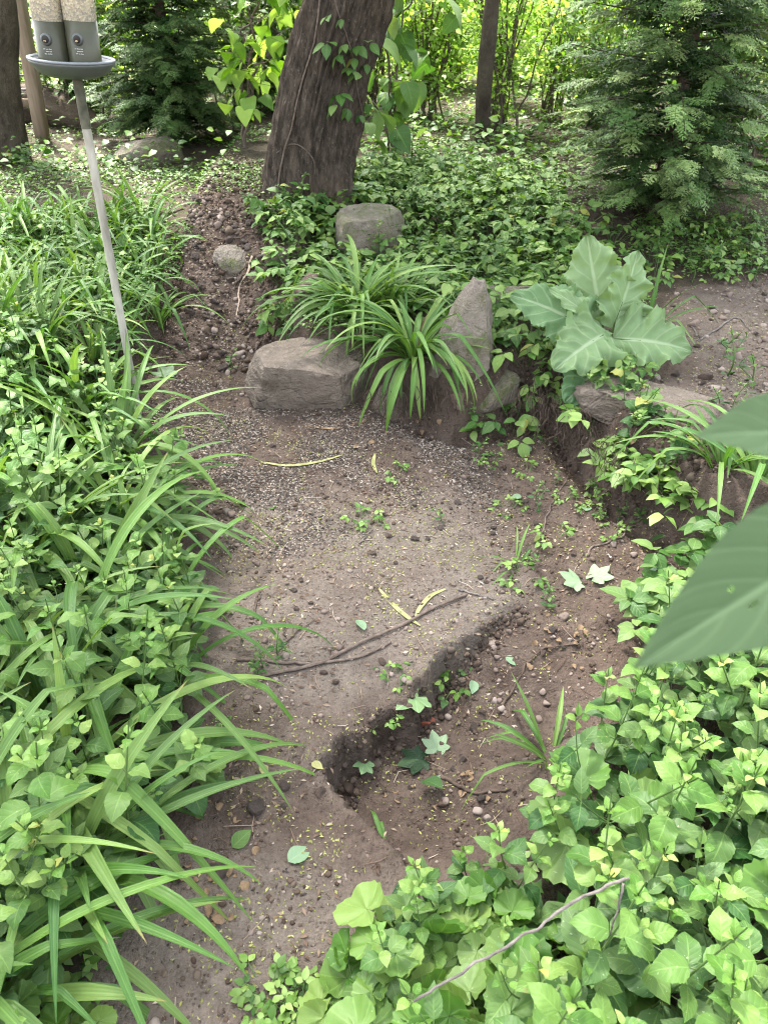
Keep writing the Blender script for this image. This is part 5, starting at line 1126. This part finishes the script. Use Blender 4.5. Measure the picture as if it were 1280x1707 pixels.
for k, (pts, lab) in enumerate((([(632, 984), (655, 1010), (678, 1030), (700, 1045)], 'withered yellow blade lying across the long stick'), ([(742, 984), (718, 995), (700, 1015), (692, 1030)], 'curved yellow green blade right of the long stick'), ([(435, 772), (480, 778), (530, 772), (572, 760)], 'yellow striped blade on the husks in front of the boulder'), ([(510, 712), (560, 716), (610, 704)], 'dry straw coloured blade under the boulder'), ([(625, 758), (622, 775), (628, 790)], 'short yellow blade on the soil below the hanging clump'))):
    P = curve([GT(*q) + np.array([0, 0, .006]) for q in pts], 14); T_ = np.gradient(P, axis=0); T_ /= np.linalg.norm(T_, axis=1)[:, None]; X_ = np.cross(T_, [0, 0, 1]); w_ = .007 * np.sin(pi * np.linspace(.06, .97, 14)) ** .5
    V = np.stack([P - X_ * w_[:, None], P + np.array([0, 0, -.002]), P + X_ * w_[:, None]], 1).reshape(-1, 3); a_ = np.arange(42).reshape(14, 3); F = np.stack([a_[:-1, :-1], a_[:-1, 1:], a_[1:, 1:], a_[1:, :-1]], -1).reshape(-1, 4)
    m = MB(); m.add(V, F); o = m.obj('withered_blade', MAT['yellow' if k != 3 else 'dry']); recentre(o, P[0]); tag(o, lab, 'leaf')
m = MB()
rs = np.random.RandomState(3)
for k in range(420):
    p = inpoly_pts(OPEN, 1, 1000 + k, thr=-9)[0]; a_ = rs.uniform(0, 6.28); l_ = rs.uniform(.015, .07); q = p + l_ * np.array([cos(a_), sin(a_)]); mid = (p + q) / 2 + rs.normal(0, .004, 2)
    P = np.array([[c[0], c[1], float(Z(c[0], c[1])) + .003] for c in (p, mid, q)]); m.add(*tube(P, [.0009, .001, .0006], 4), (rs.rand(), .5))
tag(m.obj('straw_litter', brownb), 'thin bits of straw and rootlets on the soil', None, None, 'stuff')

# maple leaves and torn leaves
def maple(size, seed=0, curl=.12):
    th = np.linspace(-pi, pi, 97); rs = np.random.RandomState(seed)
    r = np.full_like(th, .42)
    for c, a_ in [(0, 1.0), (.82, .9), (-.82, .9), (1.72, .66), (-1.72, .66)]:
        for o_, f_ in ((0, 1), (.2, .80), (-.2, .80), (.36, .58), (-.36, .58)):
            r = np.maximum(r, a_ * f_ * (1 - .9 * np.abs(th - c - o_ * (1.0 if abs(c) < 1.5 else .8)) ** .9 / .34 * .34 / .26 * .26))
        r = np.maximum(r, a_ * .62 * np.clip(1 - (np.abs(th - c) / .55) ** 2, 0, 1) + .2)
    r = np.where(np.abs(th) > 2.75, .16, r)
    V, U = [], []
    for k in range(6):
        q = max(k / 5, .02); rr = r * q; z = curl * q * q * (np.sin(th * 2 + seed) + .5 * np.sin(5 * th)) * .5; V.append(np.stack([rr * np.sin(th), rr * np.cos(th), z], -1)); U.append(np.stack([(th + pi) / (2 * pi), np.full_like(th, q)], -1))
    V = np.concatenate(V); U = np.concatenate(U); a_ = np.arange(6 * 97).reshape(6, 97); F = np.stack([a_[:-1, :-1], a_[:-1, 1:], a_[1:, 1:], a_[1:, :-1]], -1).reshape(-1, 4)
    return V * size, F, U
for k, (px, py, s_, rz, lab, tint, mt_) in enumerate(((278, 628, .062, .6, 'pale green maple leaf lying on the soil right of the feeder pole', (.3, .8), 0), (962, 975, .05, 1.2, 'pale green maple leaf with its tip turned left on the soil by the right bed', (.3, .85), 0), (990, 966, .05, -1.0, 'pale green maple leaf overlapping another by the right bed', (.35, .8), 0),
        (692, 1168, .062, 2.4, 'curled green maple leaf in the hollow above the brick fragment', (.8, .6), 0), (728, 1252, .042, .2, 'pale ragged leaf in the middle of the hollow', (.3, .8), 0), (700, 1270, .05, 1.9, 'dark green torn leaf in the middle of the hollow', (-.0, .0), 1), (608, 1278, .032, 2.9, 'small torn green leaf at the left side of the hollow', (.7, .5), 0))):
    m = MB(); m.add(*maple(s_ * 1.25, k), tint); o = m.obj('maple_leaf', MAT['fallen_maple' if not mt_ else 'ovate_dark']); p = GT(px, py); o.location = (p[0], p[1], p[2] + .012); o.rotation_euler = (random.uniform(.0, .3), random.gauss(0, .12), rz); tag(o, lab, 'leaf')
for k, (px, py, s_, c_, lab) in enumerate(((596, 1037, .022, 'fallen', 'round pale leaf lying flat on the path left of the long stick'), (481, 1440, .030, 'fallen', 'folded pale green leaf on the path near the bottom'), (388, 1416, .026, 'ovate', 'green leaf on the left edge of the path'), (843, 1098, .022, 'fallen', 'oval pale green leaf in the hollow near the curving root'), (790, 1138, .022, 'fallen', 'grey green leaf on the slope of the hollow'), (725, 1300, .016, 'fallen', 'tiny bluish leaf beside the thick root'),
        (1078, 918, .034, 'ovate_dark', 'glossy green leaf standing on edge by the dark twig'), (455, 852, .020, 'ovate', 'small folded green leaf on the husks left of the path'), (705, 1312, .036, 'ovate_dark', 'narrow dark green leaf standing in the hollow'), (520, 1275, .016, 'yellow', 'small yellow leaf below the lip of the hollow'), (868, 830, .020, 'fallen', 'small light green leaf on the soil under the undercut bank'), (885, 755, .018, 'fallen', 'bluish white leaf below the undercut bank'),
        (975, 855, .024, 'fallen', 'light green leaf on the soil among seedlings'), (1095, 943, .030, 'fallen', 'silvery leaf at the foot of the right bed'), (555, 415, .04, 'fallen', 'pale upturned leaf in front of the mossy stone'), (440, 1278, .016, 'yellow', 'bright yellow leaf at the edge of the left bed'), (1205, 1150, .0, 'dry', ''))):
    if s_ == 0: continue
    m = MB(); m.add(*leaf(2 * s_, 1.35 * s_, 'ovate' if k not in (0, 3) else 'round', 9, 2, .3, .25, .05, 2, seed=k), (.4, .5)); o = m.obj('fallen_leaf', MAT[c_]); p = GT(px, py); o.location = (p[0], p[1], p[2] + .008 + (.02 if k in (6, 8) else 0) + (.16 if k == 14 else 0)); o.rotation_euler = (random.gauss(0, .2) + (.9 if k in (6, 8, 14) else 0), random.gauss(0, .3), random.uniform(0, 6.28)); tag(o, lab, 'leaf')
DL = [leaf(1, .7, 'ovate', 6, 2, .5 + k * .5, .4, .35, 2, seed=k) for k in range(4)]
dl = []
for k in range(120):
    z_ = [(300, 1400, 470, 1560), (560, 700, 760, 760), (880, 690, 1130, 900), (640, 1280, 820, 1370), (860, 1020, 980, 1120), (300, 1330, 400, 1480)][k % 6]
    px, py = random.uniform(z_[0], z_[2]), random.uniform(z_[1], z_[3]); p = GT(px, py)
    if k < 4: m = MB(); m.add(*DL[k]); o = m.obj('dry_leaf', MAT['dry']); dl.append(o)
    else: o = dl[k % 4].copy(); S.collection.objects.link(o)
    s_ = random.uniform(.012, .032); o.scale = (s_,) * 3; o.location = (p[0], p[1], p[2] + .006); o.rotation_euler = (random.gauss(0, .3), random.gauss(0, .3), random.uniform(0, 6.28)); tag(o, 'crumpled brown dry leaf on the soil', 'leaf', 'dry leaves on the soil')

# ------------------------------------------------------------------ a label of its own for every plant and pebble of a group
LAND = {'the foot of the feeder pole': (228, 680), 'the grey brown boulder': (512, 640), 'the upright stone': (770, 570), 'the mossy stone on the mound': (620, 390), 'the flat gully stone': (385, 447),
        'the foot of the big tree': (515, 330), 'the wavy leaved plant': (1000, 540), 'the stone slab': (1090, 665), 'the long stick': (610, 1070), 'the brick fragment in the hollow': (712, 1205), 'the fallen grey twig': (870, 1565),
        'the mossy dark boulder': (245, 262), 'the slender tree': (806, 235), 'the big evergreen': (1093, 372), 'the dark evergreen': (292, 235), 'the trellis post': (75, 230), 'the pair of maple leaves': (975, 970),
        'the bottom left corner': (0, 1707), 'the bottom right corner': (1280, 1707), 'the middle of the left edge': (0, 853), 'the dark forked twig': (1020, 895), 'the blurred leaf tip': (1058, 1112),
        'the grass clump beside the hollow': (915, 1285), 'the large hanging clump': (690, 610), 'the yellow blades': (690, 1015), 'the top edge': (640, 0), 'the maple leaf by the pole': (275, 628)}
NUM = 'nearest second third fourth fifth sixth seventh eighth ninth tenth eleventh twelfth thirteenth fourteenth fifteenth sixteenth seventeenth eighteenth nineteenth twentieth'.split()
SHORT = {'broad leaved weeds on the mound': 'broad leaved mound weed', 'tall seedlings on the mound': 'small leaved mound weed', 'broad leaved plants of the lower right bed': 'broad leaved plant', 'scalloped leaf plants beside the path': 'scalloped leaf plant', 'scalloped leaf plants in the right bed': 'large scalloped leaf plant', 'small plants among the scalloped leaves': 'small broad leaved plant',
         'broad leaved plants of the left bed': 'broad leaved plant', 'strap leaved clumps of the left bed': 'strap leaved clump', 'scalloped leaf plants in the left bed': 'scalloped leaf plant', 'strap leaved clumps on the upper left bank': 'strap leaved bank clump',
         'broad leaved plants on the upper left bank': 'broad leaved bank plant', 'creepers on the mound': 'mound creeper', 'creepers on the bank edge': 'creeper on the bank edge', 'heart leaved plants by the slab': 'heart leaved plant', 'small leaved plants on the right bank': 'tiny leaved bank plant',
         'seedlings on the bare soil': 'bright seedling', 'tiny seedlings on the soil': 'tiny clover like seedling', 'creepers under the big evergreen': 'low creeper', 'seedlings on the right terrace': 'leafy seedling', 'creepers at the top of the right bed': 'five leaved creeper',
         'creepers at the foot of the big tree': 'tangled creeper', 'thin stemmed shrubs': 'thin stemmed shrub', 'sunlit bushes behind the garden': 'sunlit yellow green bush', 'bushes of the back thicket': 'leafy green bush', 'pebbles on the path': 'small rounded pebble', 'stones in the gully': 'rounded gully stone',
         'stones on the terrace': 'small terrace stone', 'dry leaves on the soil': 'crumpled brown leaf'}
def project(p):
    d = np.asarray(p, float) - C0; f = max(d @ FW, .05); return 640 + d[0] / f * FPX, 853.5 - (d @ UP) / f * FPX
bins = {}
for o in S.objects:
    g = o.get('group')
    if g in SHORT and o.parent is None:
        x_, y_ = project(o.location); nm, (lx, ly) = min(LAND.items(), key=lambda kv: (kv[1][0] - x_) ** 2 + (kv[1][1] - y_) ** 2)
        rel = ('to its right' if x_ > lx else 'to its left') if abs(x_ - lx) > abs(y_ - ly) else ('below it' if y_ > ly else 'above it')
        bins.setdefault((SHORT[g], nm, rel), []).append(((x_ - lx) ** 2 + (y_ - ly) ** 2, o))
for (sh, nm, rel), v in bins.items():
    v.sort(key=lambda q: q[0])
    for k, (_, o) in enumerate(v):
        if k < len(NUM): o['label'] = f"{sh} {NUM[k]} to {nm}, {rel}" if k == 0 else f"{NUM[k]} {sh} out from {nm}, {rel}"
        else: o['label'] = f"{sh} far out from {nm}, {rel}" if k >= 40 else f"{NUM[k - 20] if k > 20 else 'next'} {sh} past twenty from {nm}, {rel}"
